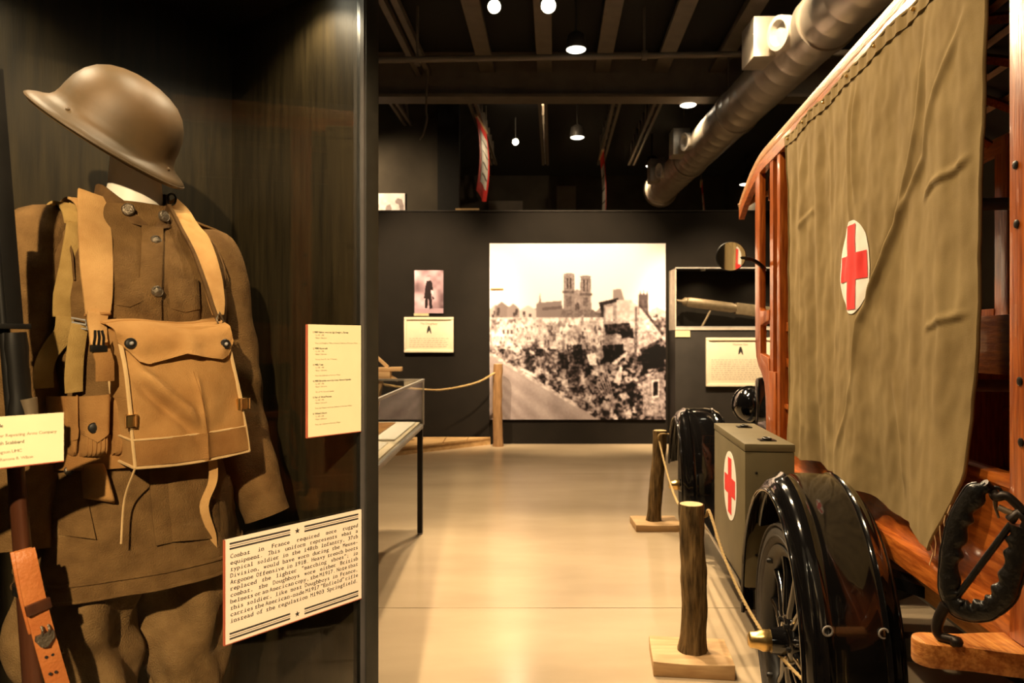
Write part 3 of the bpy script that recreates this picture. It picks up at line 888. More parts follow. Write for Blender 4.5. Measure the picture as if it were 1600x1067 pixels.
# poster high on the upper wall
UW = 11.6
x1, z1, z0 = wx(633, UW), wz(302, UW), wz(350, UW)
x0 = x1 - 0.75
L = np.full((60, 70), 0.9)
for pts in ([(0.78, 0.25), (0.84, 0.16), (0.93, 0.2), (0.97, 0.4), (0.96, 0.7), (0.9, 0.95), (0.84, 0.9), (0.9, 0.6), (0.86, 0.35), (0.8, 0.33)], [(0.6, 0.4), (0.68, 0.35), (0.72, 0.5), (0.66, 0.62), (0.58, 0.55)], [(0.5, 0.6), (0.75, 0.75), (0.8, 0.9), (0.55, 0.8)], [(0.3, 0.3), (0.45, 0.35), (0.4, 0.8), (0.25, 0.7)]):
    fill(L, pts, 0.42, 0.7)
L -= 0.12 * (vnoise(60, 70, 5, rng) - 0.5)
t = thing('wall_poster', 'pale poster with a grey pencil figure high on the upper left wall', 'poster', ((x0 + x1) / 2, UW - 0.01, z0))
MB().box(x0, x1, UW - 0.02, UW - 0.001, z0, z1).build('backing_board', 'cream', t)
print_obj('print', sepia(L), lambda u, v: (lerp(x0, x1, u), UW - 0.0215, lerp(z1, z0, v)), t)
o = MB().box(-0.72, -0.42, WB + 0.02, WB + 0.10, 2.966, 2.995).build('sign_board', 'thread')
tag(o, 'narrow tan board lying on top of the partition wall', 'board')

# ---------------- wooden platform with post and rope at the partition
t = thing('wooden_platform', 'low pale wooden platform in front of the partition behind the glass table', 'platform', (-2.2, 8.6, 0))
poly = [(-0.27, 9.13), (-1.5, 8.07), (-3.6, 7.9), (-3.6, 9.13)]
hp = 0.095
MB().prism(poly, lambda a, b, c: (a, b, c), 0, hp - 0.022).build('base', 'plank', t)
def fy(x):
    return 8.07 + (x + 1.5) / 1.23 * 1.06 if x > -1.5 else 7.9 + (x + 3.6) / 2.1 * 0.17
xs = np.linspace(-3.6, -0.27, 13)
for a, b in zip(xs[:-1], xs[1:]):
    g_ = 0.004
    ps = [(a + g_, fy(a + g_) - 0.012), (b - g_, fy(b - g_) - 0.012), (b - g_, 9.13), (a + g_, 9.13)]
    if a < -1.5 < b:
        ps.insert(1, (-1.5, 8.058))
    MB().prism(ps, lambda p, q, c: (p, q, c), hp - 0.022, hp).build('plank', 'plank', t)
# trestle standing on it
t = thing('wooden_trestle', 'rough wooden trestle on the platform, half hidden by the uniform case', 'trestle', (-1.75, 8.45, hp))
TY = 8.4
def tp(px, py): return (wx(px, TY), TY, wz(py, TY))
MB().bar(tp(480, 579), tp(628, 576), 0.10, 0.05).build('beam', 'pine', t, bevel=0.006)
MB().box(wx(560, TY), wx(611, TY), TY - 0.06, TY + 0.06, wz(592, TY), wz(580, TY)).build('block', 'pine', t, bevel=0.006)
MB().bar(tp(575, 545), tp(606, 573), 0.035, 0.035).build('brace', 'pine', t)
MB().bar(tp(604, 584), tp(622, 594), 0.03, 0.03).build('brace', 'pine', t)
for px, dx, dy in ((596, 0.12, -0.1), (596, 0.10, 0.25), (500, -0.15, -0.1), (500, -0.1, 0.25)):
    x = wx(px, TY)
    MB().bar((x, TY, wz(590, TY)), (x + dx * 0.2 - 0.2 * (px > 550), TY + dy, hp), 0.05, 0.05, (0, 1, 0)).build('leg', 'pine', t)

def log_post(label, x, y, z0, z1, r, base=None, rotb=0.0, barkm='bark', seed=0, bend=0.01, bmat='pine', bh=0.06):
    t = thing('log_post', label, 'post', (x, y, 0), 'bark covered rope posts')
    def fn(u, v):
        a = u * 2 * math.pi
        z = lerp(z0, z1, v)
        nz = noise.noise((math.cos(a) * 2.2 + seed, math.sin(a) * 2.2, z * 7))
        n2_ = noise.noise((math.cos(a) * 5 + seed, math.sin(a) * 5, z * 12))
        rr = r * (1 + 0.13 * nz + 0.09 * n2_ + 0.22 * math.exp(-v * 14) + 0.02)
        cx = bend * math.sin(v * 3.0 + seed) + bend * 1.2 * v
        return (x + cx + rr * math.cos(a), y + rr * math.sin(a), z)
    MB().grid(fn, 28, 40, cu=True).build('trunk', barkm, t, True)
    tc = [fn(k / 28, 1) for k in range(28)]
    cx, cy = sum(p[0] for p in tc) / 28, sum(p[1] for p in tc) / 28
    MB().lathe([(r * 0.2, 0), (r * 0.93, 0.0), (r * 0.92, 0.004), (r * 0.2, 0.006)], (cx, cy, z1 - 0.003), (0, 0, 1), 28).build('cut_top', 'cut', t, True)
    if base:
        bw, bd = base
        c, s = math.cos(rotb), math.sin(rotb)
        mb = MB(lambda a, b, zz: (x + a * c - b * s, y + a * s + b * c, zz))
        def top(u, v): 
            a, b = (u - 0.5) * bw, (v - 0.5) * bd
            return (a, b, bh - 0.006 * math.sin(u * math.pi) * (v < 0.1) + 0.003 * noise.noise((u * 3, v * 3, seed)))
        mb.shell(top, lambda u, v: ((u - 0.5) * bw * 0.99, (v - 0.5) * bd * 0.99, 0), 10, 8)
        mb.build('base_board', bmat, t, bevel=0.004)
    return t
log_post('bark covered log post on a pine board beside the spoked wheel', 0.716, 2.91, 0.055, 0.646, 0.049, (0.31, 0.25), -0.12, seed=1, bend=0.012)
log_post('second bark covered log post on a board beside the front fender', 1.005, 5.06, 0.045, 0.678, 0.046, (0.32, 0.26), 0.0, seed=5, bend=0.014, bh=0.05)
log_post('smooth brown log post standing in front of the ruin photograph', -0.178, 8.98, 0.0, 1.02, 0.056, None, 0, 'bark3', 9, 0.012)
log_post('bark covered log post at the tail of the truck, nearest the viewer', 0.86, 1.02, 0.055, 0.62, 0.049, (0.30, 0.25), 0.1, seed=12)

def rope(label, pts, r=0.008, group=None):
    p = spline(pts, 14)
    mb = MB()
    n = len(p)
    for ph in (0, 2.094, 4.189):
        q = []
        Ln = 0
        for i, a in enumerate(p):
            if i:
                Ln += (a - p[i - 1]).length
            d = (p[min(i + 1, n - 1)] - p[max(i - 1, 0)]).normalized()
            x = d.cross(Vector((0, 0, 1)))
            x = x.normalized() if x.length > 0.05 else Vector((1, 0, 0))
            y = x.cross(d)
            an = ph + Ln * 130
            q.append(a + x * (math.cos(an) * r * 0.5) + y * (math.sin(an) * r * 0.5))
        mb.tube(q, r * 0.62, 6)
    o = mb.build('barrier_rope', 'rope', None, True)
    return tag(o, label, 'rope')
# the aisle rope: fender side, round the second post, nearest post, tail post
def at(px, py, Y): return (wx(px, Y), Y, wz(py, Y))
P2, P1 = (1.005, 5.06), (0.716, 2.91)
rp = [at(1070, 683, 5.3), at(1052, 679, 5.15), at(1036, 677, 4.99), at(1029, 681, 4.97), at(1031, 693, 4.95), at(1043, 740, 4.5), at(1058, 783, 3.9), at(1078, 806, 3.2), (0.75, 2.95, 0.585),
      (0.777, 2.90, 0.60), at(1109, 800, 2.86), at(1130, 866, 2.7), at(1165, 943, 2.5), at(1205, 1006, 2.3), at(1262, 1070, 2.05), (0.86, 1.6, 0.33), (0.87, 1.2, 0.44), (0.90, 1.05, 0.56)]
rope('pale manila barrier rope strung along the truck over the log posts', rp, 0.006)
rope('manila rope sagging from the smooth brown post to the left', [at(775, 581, 8.95), at(745, 597, 8.85), at(700, 607, 8.75), at(665, 608, 8.7), at(600, 600, 8.6), at(500, 575, 8.5), at(460, 555, 8.4)], 0.014)

# ---------------- glass topped table
tx1, ty0, ty1 = -0.60, 3.05, 4.9
tx0 = -1.55
t = thing('display_table', 'glass topped display table on thin black legs behind the uniform case', 'table', ((tx0 + tx1) / 2, (ty0 + ty1) / 2, 0))
tz = 0.755
for x in (tx0 + 0.03, tx1 - 0.02):
    for y in (ty0 + 0.05, ty1 - 0.02):
        lg = MB().box(x - 0.017, x + 0.017, y - 0.017, y + 0.017, 0.012, tz - 0.03).build('leg', 'iron', t)
        MB().lathe([(0.016, 0), (0.02, 0.004), (0.016, 0.014)], (x, y, 0), (0, 0, 1), 12).build('foot', 'grey', lg)
MB().box(tx0, tx1, ty0, ty1, tz - 0.04, tz - 0.012).build('tray', 'grey', t, bevel=0.004)
MB().box(tx0 + 0.02, tx1 - 0.02, ty0 + 0.02, ty1 - 0.02, tz - 0.012, tz).build('lining', 'boardcream', t)
gz = 1.04
for nm_, bx in (('glass_pane', (tx1 - 0.006, tx1, ty0, ty1, tz - 0.012, gz)), ('glass_pane', (tx0, tx0 + 0.006, ty0, ty1, tz - 0.012, gz)), ('glass_pane', (tx0 + 0.006, tx1 - 0.006, ty1 - 0.006, ty1, tz - 0.012, gz)), ('glass_pane', (tx0 + 0.006, tx1 - 0.006, ty0, ty0 + 0.006, tz - 0.012, gz)), ('glass_pane', (tx0, tx1, ty0, ty1, gz, gz + 0.006))):
    MB().box(*bx).build(nm_, 'tglass', t)
for a, b in (((tx1, ty0, gz), (tx1, ty1, gz)), ((tx0, ty1, gz), (tx1, ty1, gz)), ((tx0, ty0, gz), (tx0, ty1, gz)), ((tx0, ty0, gz), (tx1, ty0, gz))):
    MB().bar(a, b, 0.014, 0.014).build('frame_bar', 'grey', t)
for x, y in ((tx1, ty1), (tx1, ty0), (tx0, ty0), (tx0, ty1)):
    MB().bar((x, y, tz - 0.02), (x, y, gz), 0.010, 0.010, (0, 1, 0)).build('corner_bar', 'grey', t)
t = thing('open_album', 'brown photograph on a white mount lying in the glass table', 'album', (-0.9, 4.35, tz))
MB().box(-1.22, -0.64, 3.95, 4.80, tz + 0.001, tz + 0.012).build('mount', 'white', t, bevel=0.003)
MB().box(-1.16, -0.76, 4.1, 4.72, tz + 0.012, tz + 0.018).build('print', 'canvas2', t)
o = MB().box(-1.35, -0.66, 3.15, 3.85, tz + 0.001, tz + 0.008).build('document_sheet', 'white')
tag(o, 'pale document sheet lying at the near end of the glass table', 'document')

# ================================================================== UNIFORM CASE
GP = (-0.4225, 1.512)
GD = (0.6335, 0.7738)           # along the glass
FN = (0.7738, -0.6335)          # out of the glass
def G(k, o, z): return (GP[0] + k * GD[0] + o * FN[0], GP[1] + k * GD[1] + o * FN[1], z)
KR, KL, DEP, CT, PL = 0.182, -0.86, 0.595, 2.16, 0.10
t = thing('uniform_case', 'tall black display case with a glass front holding the soldier uniform', 'display case', G((KL + KR) / 2, -DEP / 2, 0))
CASE = t
MB(G).box(KL, KR, -DEP - 0.02, 0.0, 0, PL).build('plinth', 'frame', t)
MB(G).box(KL, KR, -DEP - 0.02, 0.0, CT, CT + 0.12).build('top_panel', 'caseblack', t)
MB(G).box(KL, KR, -DEP - 0.02, -DEP, PL, CT).build('back_panel', 'caseblack', t)
MB(G).box(KR - 0.02, KR, -DEP, -0.03, PL, CT).build('side_panel', 'caseblack', t)
MB(G).box(KL, KL + 0.02, -DEP, -0.03, PL, CT).build('side_panel', 'caseblack', t)
MB(G).box(KR - 0.036, KR, -0.03, 0.004, PL, CT).build('corner_post', 'frame', t, bevel=0.002)
MB(G).box(KL, KL + 0.036, -0.03, 0.004, PL, CT).build('corner_post', 'frame', t, bevel=0.002)
MB(G).box(KL + 0.036, KR - 0.036, -0.018, -0.012, PL, CT).build('glass_pane', 'glass', t)
MB(G).box(KR - 0.040, KR - 0.036, -0.012, 0.0, PL, CT).build('edge_strip', 'darksteel', t)
# case lamps
def caselamp(label, k, o, tgt, power, ang=110):
    p = G(k, o, CT - 0.004)
    t = thing('case_lamp', label, 'lamp', (p[0], p[1], CT - 0.03), 'lamps in the case top')
    MB().lathe([(0.028, 0.0), (0.034, 0.0), (0.036, 0.026), (0.02, 0.026)], (p[0], p[1], CT - 0.026), (0, 0, 1), 20).build('housing', 'lampwhite', t, True)
    MB().lathe([(0.002, 0.0), (0.027, 0.001), (0.027, 0.008), (0.002, 0.008)], (p[0], p[1], CT - 0.028), (0, 0, 1), 20).build('lens', 'lens', t, True)
    ld = bpy.data.lights.new('case_light', 'SPOT')
    ld.energy = power
    ld.color = (1.0, 0.80, 0.52)
    ld.spot_size = math.radians(ang)
    ld.spot_blend = 0.7
    ld.shadow_soft_size = 0.025
    lo = bpy.data.objects.new('case_light', ld)
    COL.objects.link(lo)
    lo.parent = t
    lo.location = (0, 0, -0.004)
    lo.rotation_euler = (Vector(G(*tgt)) - Vector((p[0], p[1], CT - 0.034))).to_track_quat('-Z', 'Y').to_euler()
caselamp('round lamp in the top of the case, above the black side panel', 0.085, -0.16, (0.12, -0.26, 1.1), PW_CASE * 0.9, 140)
caselamp('round lamp in the top of the case, in front of the helmet', -0.20, -0.09, (-0.30, -0.34, 0.9), PW_CASE * 0.5, 130)
caselamp('round lamp in the top of the case, at the left end', -0.45, -0.40, (-0.40, -0.50, 1.2), PW_CASE * 0.6, 140)

# ---------------- signs on the glass
def glass_sign(name, label, k0, k1, z0, z1, m, th=0.005):
    p = G((k0 + k1) / 2, -0.008, z0)
    t = thing(name, label, 'sign', p)
    MB(G).box(k0, k1, -0.0118, -0.0118 + th, z0, z1).build('board', m, t)
    MB(G).box(k0 - 0.0025, k0, -0.0118, -0.0118 + th, z0, z1).build('board_edge', 'edge', t)
    MB(G).box(k0 - 0.0025, k1, -0.0118, -0.0118 + th, z0 - 0.0018, z0).build('board_edge', 'edge', t)
    return t, -0.0118 + th + 0.0004
t, o_ = glass_sign('text_sign', 'large cream sign of typewriter text with striped borders on the case glass', -0.184, 0.141, 0.7235, 0.9225, 'cream')
def ft(a, b): return G(a, o_, b)
k0, k1 = -0.176, 0.132
mb = None
def stripes(mb, ka, kb, ztop):
    for dz, h in ((0.0, 0.0036), (0.0062, 0.0012), (0.0098, 0.0036)):
        z = ztop - dz
        mb = MB()
        mb.add([ft(ka, z - h), ft(kb, z - h), ft(kb, z), ft(ka, z)], [(0, 1, 2, 3)])
        mb.build('stripe', 'ink', t, fixn=False)
kc = (k0 + k1) / 2
for zt in (0.9155, 0.7435):
    stripes(mb, k0, kc - 0.021, zt)
    stripes(mb, kc + 0.013, k1, zt)
    pts = []
    for q in range(10):
        r = 0.0065 if q % 2 == 0 else 0.0027
        a = math.pi / 2 + q * math.pi / 5
        pts.append(ft(kc - 0.004 + r * math.cos(a), zt - 0.007 + r * math.sin(a)))
    mb = MB()
    mb.add(pts + [ft(kc - 0.004, zt - 0.007)], [(q, (q + 1) % 10, 10) for q in range(10)])
    mb.build('star', 'ink', t, fixn=False)
lines = ['Combat in France required more rugged', 'equipment. This uniform represents what a', 'typical soldier in the 148th Infantry, 37th',
         'Division, would have worn during the Meuse-', 'Argonne Offensive in 1918. Heavy trench boots', 'replaced the lighter "marching shoes"; in',
         'combat, the Doughboys wore either British', 'helmets or an American copy, the M1917. Note that', 'this soldier, like most Doughboys in France,',
         'carries the American-made M1917 "Enfield" rifle', 'instead of the regulation M1903 Springfield.']
mb = MB()
for i, ln in enumerate(lines):
    mono_line(mb, ln, k0 + 0.001, k1 - 0.001, 0.8855 - i * 0.01235, 0.0118, ft, 0.0070)
# drop capital
mb.build('lettering', 'ink', t, fixn=False)

t, o_ = glass_sign('caption_sign', 'tall narrow ivory caption list on the case glass above the large text sign', 0.0, 0.140, 1.099, 1.336, 'ivory')
items = [('1. M1917 Helmet worn by Sgt. Dwight L. Barnes', 'From the Doughboy Military Museum, Collection of Ramona Wilson'), ('2. M1910 Haversack', 'On loan from Mr. Guy V. Graham'),
         ('3. M1912 Tunic', 'From the Collection of Ramona Wilson'), ('4. M1912 Breeches worn by Corp. Howard Spindler', 'Gift of Mrs. Howard Spindler'),
         ('5. Pair of Wool Puttees', 'From the Museum and from Collection of Ramona Wilson'), ("6. Officer's Boots", 'From the Collection of Ramona Wilson')]
mb, mg = MB(), MB()
for i, (a, b) in enumerate(items):
    z = 1.318 - i * 0.0345
    s = 0.0052
    w_ = line_width(a, s)
    prop_line(mb, a, 0.012, z, min(s, s * 0.115 / w_), ft)
    prop_line(mb, a, 0.0122, z, min(s, s * 0.115 / w_), ft)
    prop_line(mg, 'Ca. 1917 - 1918', 0.018, z - 0.0060, 0.0045, ft)
    prop_line(mg, 'Maker: Unknown', 0.018, z - 0.0120, 0.0045, ft)
    s = 0.0043
    w_ = line_width(b, s)
    prop_line(mg, b, 0.018, z - 0.0230, min(s, s * 0.112 / w_), ft)
mb.build('heading_lettering', 'ink', t, fixn=False)
mg.build('small_lettering', 'inkgrey', t, fixn=False)

t, o_ = glass_sign('rifle_label', 'ivory label card at left edge of the case glass, in front of the rifle', -0.70, -0.460, 1.109, 1.186, 'ivory')
mb, mg = MB(), MB()
for tx_, z, right, mm, s in (('M1917 Rifle', 1.170, -0.5425, mb, 0.0075), ('Made by Winchester Repeating Arms Company', 1.155, -0.470, mg, 0.0068), ('Bayonet with Scabbard', 1.1435, -0.515, mb, 0.0072), ('Made by Remington UMC', 1.130, -0.518, mg, 0.0068), ('Gift of Ramona B. Wilson', 1.119, -0.503, mg, 0.0062)):
    prop_line(mm, tx_, right - line_width(tx_, s), z, s, ft)
mb.build('heading_lettering', 'ink', t, fixn=False)
mg.build('small_lettering', 'inkgrey', t, fixn=False)

# ---------------- mannequin and uniform
MO = (-0.794, 1.519)
def M(l, f, z): return (MO[0] + l * GD[0] + f * FN[0], MO[1] + l * GD[1] + f * FN[1], z)
def MP(px, py, f):
    """pixel to local (l, z) on the upright plane f metres in front of the mannequin's middle"""
    return px_plane(px, py, MO[0] + f * FN[0], MO[1] + f * FN[1], GD[0], GD[1])
#        z     a      b      fc
TS = [(0.820, 0.214, 0.158, 0.012), (0.86, 0.210, 0.156, 0.012), (0.97, 0.190, 0.145, 0.010), (1.08, 0.166, 0.128, 0.010), (1.14, 0.160, 0.124, 0.010), (1.25, 0.168, 0.130, 0.012),
      (1.38, 0.180, 0.132, 0.008), (1.46, 0.186, 0.118, 0.000), (1.505, 0.180, 0.100, -0.008), (1.535, 0.152, 0.086, -0.010), (1.558, 0.110, 0.076, -0.010), (1.575, 0.080, 0.070, -0.008), (1.584, 0.066, 0.064, -0.006)]
TZ = [q[0] for q in TS]
def torso(z):
    return [interp(z, TZ, [q[i] for q in TS]) for i in (1, 2, 3)]
def torso_f(l, z):
    a, b, fc = torso(z)
    x = min(0.98, abs(l) / a)
    return fc + b * (1 - x ** 2.6) ** (1 / 2.2)
def MS(px, py, off=0.0):
    f = 0.12
    for _ in range(6):
        l, z = MP(px, py, f)
        f = torso_f(l, z) + off
    return (l, f, z)
MAN = thing('mannequin', 'headless white mannequin wearing an olive wool uniform tunic and breeches', 'mannequin', (MO[0], MO[1], PL))
MB(M).tube([(0, -0.005, 1.40), (0.0, -0.005, 1.56), (0.002, 0.0, 1.62), (0.0, 0.006, 1.69), (-0.002, 0.012, 1.76)], [0.075, 0.060, 0.052, 0.046, 0.046], 28).build('neck', 'plaster', MAN, True)
def wr(x, y, z):
    return noise.noise((x * 9, y * 9, z * 5)) * 0.009 + noise.noise((x * 20 + 3 + z * 6, y * 20, z * 10)) * 0.0045
def tun(u, v):
    a_ = u * 2 * math.pi
    z = lerp(0.82, 1.584, v)
    a, b, fc = torso(z)
    c, s = math.cos(a_), math.sin(a_)
    e1, e2 = 2 / 2.6, 2 / 2.2
    l = a * math.copysign(abs(c) ** e1, c)
    f = fc + b * math.copysign(abs(s) ** e2, s)
    sk = max(0.0, (1.10 - z) / 0.28)
    d = wr(l, f, z) + sk * 0.010 * math.sin(a_ * 5 + 1.3) + 0.004 * math.sin(z * 46 + l * 20) * math.exp(-((z - 1.13) / 0.07) ** 2)
    k = 1 + d / 0.16
    zz = z + (0.035 * sk * (l / a) if z < 0.9 else 0) * -0.0
    if s > 0 and z < 1.0:      # the skirt's front edge hangs uneven
        zz += 0.02 * (1.0 - z) / 0.18 * (0.5 + 0.5 * math.cos(a_ * 2)) * 0.5
    return (l * k, fc + (f - fc) * k, zz)
tunic = MB(M).grid(tun, 120, 90, cu=True).build('tunic', 'wool', MAN, True)
part(tunic, 'olive brown wool uniform tunic')
hem = MB(M)
def ring(v, off):
    return [tuple(Vector(tun(k / 90, v)) * 1 + Vector((math.cos(2 * math.pi * k / 90) * off, math.sin(2 * math.pi * k / 90) * off, 0))) for k in range(90)]
for v in (0.004, 0.045):
    hem.tube(ring(v, 0.001), 0.0035, 6, closed=True)
hem.build('hem_seam', 'wool', tunic, True)
# sleeves
def sleeve(pts, rs, name):
    P = spline(pts, 10)
    n = len(P)
    R = [interp(i / (n - 1), np.linspace(0, 1, len(rs)), rs) for i in range(n)]
    def fn(u, v):
        i = v * (n - 1)
        i0 = min(int(i), n - 2)
        p = P[i0].lerp(P[i0 + 1], i - i0)
        d = (P[i0 + 1] - P[i0]).normalized()
        x = Vector((1, 0, 0)) - d * d.x
        x.normalize()
        y = d.cross(x)
        r = interp(i, range(n), R)
        a = u * 2 * math.pi
        q = p + x * (r * math.cos(a)) + y * (r * 1.12 * math.sin(a))
        dd = wr(q.x + 5, q.y, q.z) * 1.6 + 0.004 * math.sin(q.z * 60 + a * 2) * math.exp(-((q.z - 1.2) / 0.09) ** 2)
        return tuple(q + (q - p).normalized() * dd)
    m_ = MB(M).grid(fn, 36, 60, cu=True, cap=True)
    return m_.build(name, 'wool', MAN, True)
sl = sleeve([(0.105, -0.012, 1.515), (0.165, -0.012, 1.500), (0.193, -0.006, 1.42), (0.205, 0.0, 1.30), (0.215, 0.012, 1.15), (0.235, 0.05, 1.02), (0.258, 0.085, 0.90)], [0.035, 0.062, 0.068, 0.066, 0.063, 0.058, 0.052], 'sleeve')
sr = sleeve([(-0.105, -0.012, 1.515), (-0.165, -0.012, 1.500), (-0.190, -0.006, 1.42), (-0.198, 0.0, 1.30), (-0.202, 0.012, 1.15), (-0.212, 0.03, 1.02), (-0.222, 0.05, 0.92)], [0.035, 0.062, 0.068, 0.067, 0.064, 0.058, 0.052], 'sleeve')
# shoulder loops
for sgn in (-1, 1):
    pts = [(sgn * x, -0.008, z) for x, z in ((0.070, 1.582), (0.10, 1.572), (0.14, 1.560), (0.175, 1.551), (0.195, 1.541))]
    MB(M).ribbon(pts, [(0, 1, 0)] * 5, [(sgn * 0.3, 0, 1)] * 5, 0.005, [0.034, 0.038, 0.042, 0.045, 0.045]).build('shoulder_strap', 'wool', tunic, bevel=0.0015)
# armhole seams
for sgn in (-1, 1):
    pts = []
    for q in range(18):
        a = lerp(-0.5, 2.6, q / 17)
        z = 1.455 + 0.085 * math.sin(a)
        pts.append((sgn * (0.138 + 0.012 * math.cos(a)), torso_f(0.138, z) * max(0.1, math.cos(a * 0.55)) + 0.004, z))
    MB(M).tube(spline(pts, 3), 0.0022, 5).build('armhole_seam', 'collar', tunic, True)
# collar
def coll(off):
    def f(u, v):
        a = math.pi / 2 + (lerp(0.06 + 0.62 * v ** 1.3, 2 * math.pi - 0.06 - 0.62 * v ** 1.3, u))
        r = lerp(0.073, 0.064, v) + off
        z = lerp(1.560, 1.620, v) - lerp(0.030, 0.052, v) * max(0, math.sin(a)) ** 1.6
        return (r * math.cos(a), -0.004 + r * 1.02 * math.sin(a) + 0.012 * (1 - v) * max(0, math.sin(a)), z)
    return f
part(MB(M).shell(coll(0.0), coll(0.005), 48, 6).build('collar', 'collar', tunic, True), 'dark stand collar with bronze discs')
def disc(mb, c, nrm, r, h, n=20, dome=True):
    pr = [(r * 0.96, -0.004), (r, 0), (r, h * 0.5), (r * 0.86, h), (r * 0.80, h * 0.75), (r * 0.5, h * 1.1), (0.0, h * 1.25)] if dome else [(r, -0.003), (r, h), (0.0, h)]
    mb.lathe(pr, c, nrm, n)
for px, py, nl in ((200, 327, -0.45), (254, 338, 0.5)):
    f = 0.068
    l, z = MP(px, py, f)
    a_ = math.asin(max(-0.9, min(0.9, l / 0.078)))
    c = (0.078 * math.sin(a_), -0.002 + 0.083 * math.cos(a_), z)
    mb = MB(M)
    disc(mb, c, (math.sin(a_), math.cos(a_), 0.1), 0.0125, 0.004)
    mb.build('collar_disc', 'bronze', tunic, True)
for px, py in ((243, 376), (245, 455), (242, 600), (240, 680)):
    mb = MB(M)
    l, f, z = MS(px, py, 0.006)
    disc(mb, (l, f, z), (0.1, 1, 0), 0.0115, 0.006)
    mb.build('button', 'bronze', tunic, True)
# front placket edge
pts = [MS(px, py, 0.0035) for px, py in ((228, 352), (226, 400), (224, 450), (224, 500), (226, 560), (232, 640), (238, 720), (244, 800), (250, 850))]
pts = [(p[0] + 0.012, p[1], p[2]) for p in pts]
sp = spline(pts, 4)
MB(M).ribbon(sp, [(1, 0, 0)] * len(sp), [(0.05, 1, 0)] * len(sp), 0.005, 0.042).build('placket', 'wool', tunic, bevel=0.001)
# pocket flaps and patch pockets
def flap(corners, off, th, m_, name, parent, point=0.0, nu=10, nv=6):
    """patch on the tunic front: corner pixels TL TR BR BL"""
    (ax, ay), (bx, by), (cx, cy), (dx, dy) = corners
    def f(o):
        def g(u, v):
            px = lerp(lerp(ax, bx, u), lerp(dx, cx, u), v)
            py = lerp(lerp(ay, by, u), lerp(dy, cy, u), v) + point * v * (1 - abs(2 * u - 1))
            e = 0.5 + 0.5 * min(1, 6 * min(u, 1 - u, 1 - v + 0.2))
            return MS(px, py, off + o * e)
        return g
    return MB(M).shell(f(-0.004), f(th), nu, nv).build(name, m_, parent, True)
flap([(261, 432), (311, 437), (313, 482), (266, 481)], 0.004, 0.006, 'wool', 'pocket_flap', tunic, 6)
flap([(262, 480), (312, 482), (314, 540), (266, 545)], 0.002, 0.006, 'wool', 'pocket', tunic)
flap([(182, 432), (226, 432), (224, 470), (182, 476)], 0.004, 0.006, 'wool', 'pocket_flap', tunic, 6)
flap([(182, 476), (224, 472), (226, 540), (184, 545)], 0.002, 0.006, 'wool', 'pocket', tunic)
flap([(66, 724), (128, 720), (126, 745), (72, 742)], 0.006, 0.006, 'wool', 'pocket_flap', tunic, 6)
flap([(58, 738), (128, 738), (150, 842), (52, 830)], 0.004, 0.010, 'wool', 'pocket', tunic)
flap([(262, 728), (330, 716), (340, 745), (268, 758)], 0.006, 0.006, 'wool', 'pocket_flap', tunic, 6)
flap([(262, 755), (338, 742), (346, 840), (270, 846)], 0.004, 0.010, 'wool', 'pocket', tunic)
mb = MB(M)
l, f, z = MS(98, 731, 0.016)
disc(mb, (l, f, z), (-0.3, 1, 0), 0.009, 0.006)
mb.build('button', 'bronze', tunic, True)
# breeches: two baggy legs
def leg(cl, cf, sgn):
    zs = [PL + 0.09, 0.22, 0.36, 0.48, 0.56, 0.66, 0.78, 0.92, 1.0]
    ra = [0.048, 0.056, 0.064, 0.064, 0.076, 0.088, 0.098, 0.102, 0.10]
    def fn(u, v):
        z = lerp(PL + 0.09, 1.0, v)
        a = u * 2 * math.pi
        r = interp(z, zs, ra)
        c, s = math.cos(a), math.sin(a)
        bag = noise.noise((c * 1.2 + sgn * 4, s * 1.2, z * 9)) * 0.020 * smooth((z - 0.45) / 0.15) + noise.noise((c * 3, s * 3 + sgn, z * 20)) * 0.006
        pocket = 0.03 * max(0, sgn * c) * math.exp(-((z - 0.72) / 0.10) ** 2)
        rr = r + bag + pocket
        drape = (0.006 * math.sin(z * 34 + c * 2.2 * sgn) + 0.009 * math.sin(a * 4 + z * 9 * sgn + 1.0) + 0.006 * math.sin(a * 7 - z * 22)) * smooth((z - 0.45) / 0.12)
        return (cl + (rr + drape) * c, cf + (rr + drape) * s * 1.05, z)
    return MB(M).grid(fn, 48, 90, cu=True, cap=True).build('breeches_leg', 'wool2', MAN, True)
leg(-0.092, 0.004, -1)
leg(0.102, 0.0, 1)
# boots on the plinth
for cl in (-0.092, 0.102):
    MB(M).grid(lambda u, v: (cl + interp(v, (0, 0.2, 0.6, 0.9, 1), (0.046, 0.052, 0.05, 0.04, 0.038)) * math.cos(u * 2 * math.pi), 0.03 + interp(v, (0, 0.3, 0.6, 0.9, 1), (0.14, 0.13, 0.08, 0.05, 0.048)) * math.sin(u * 2 * math.pi) - 0.035 * smooth(v * 1.2), PL + v * 0.16), 28, 14, cu=True, cap=True).build('boot', 'stock', MAN, True)

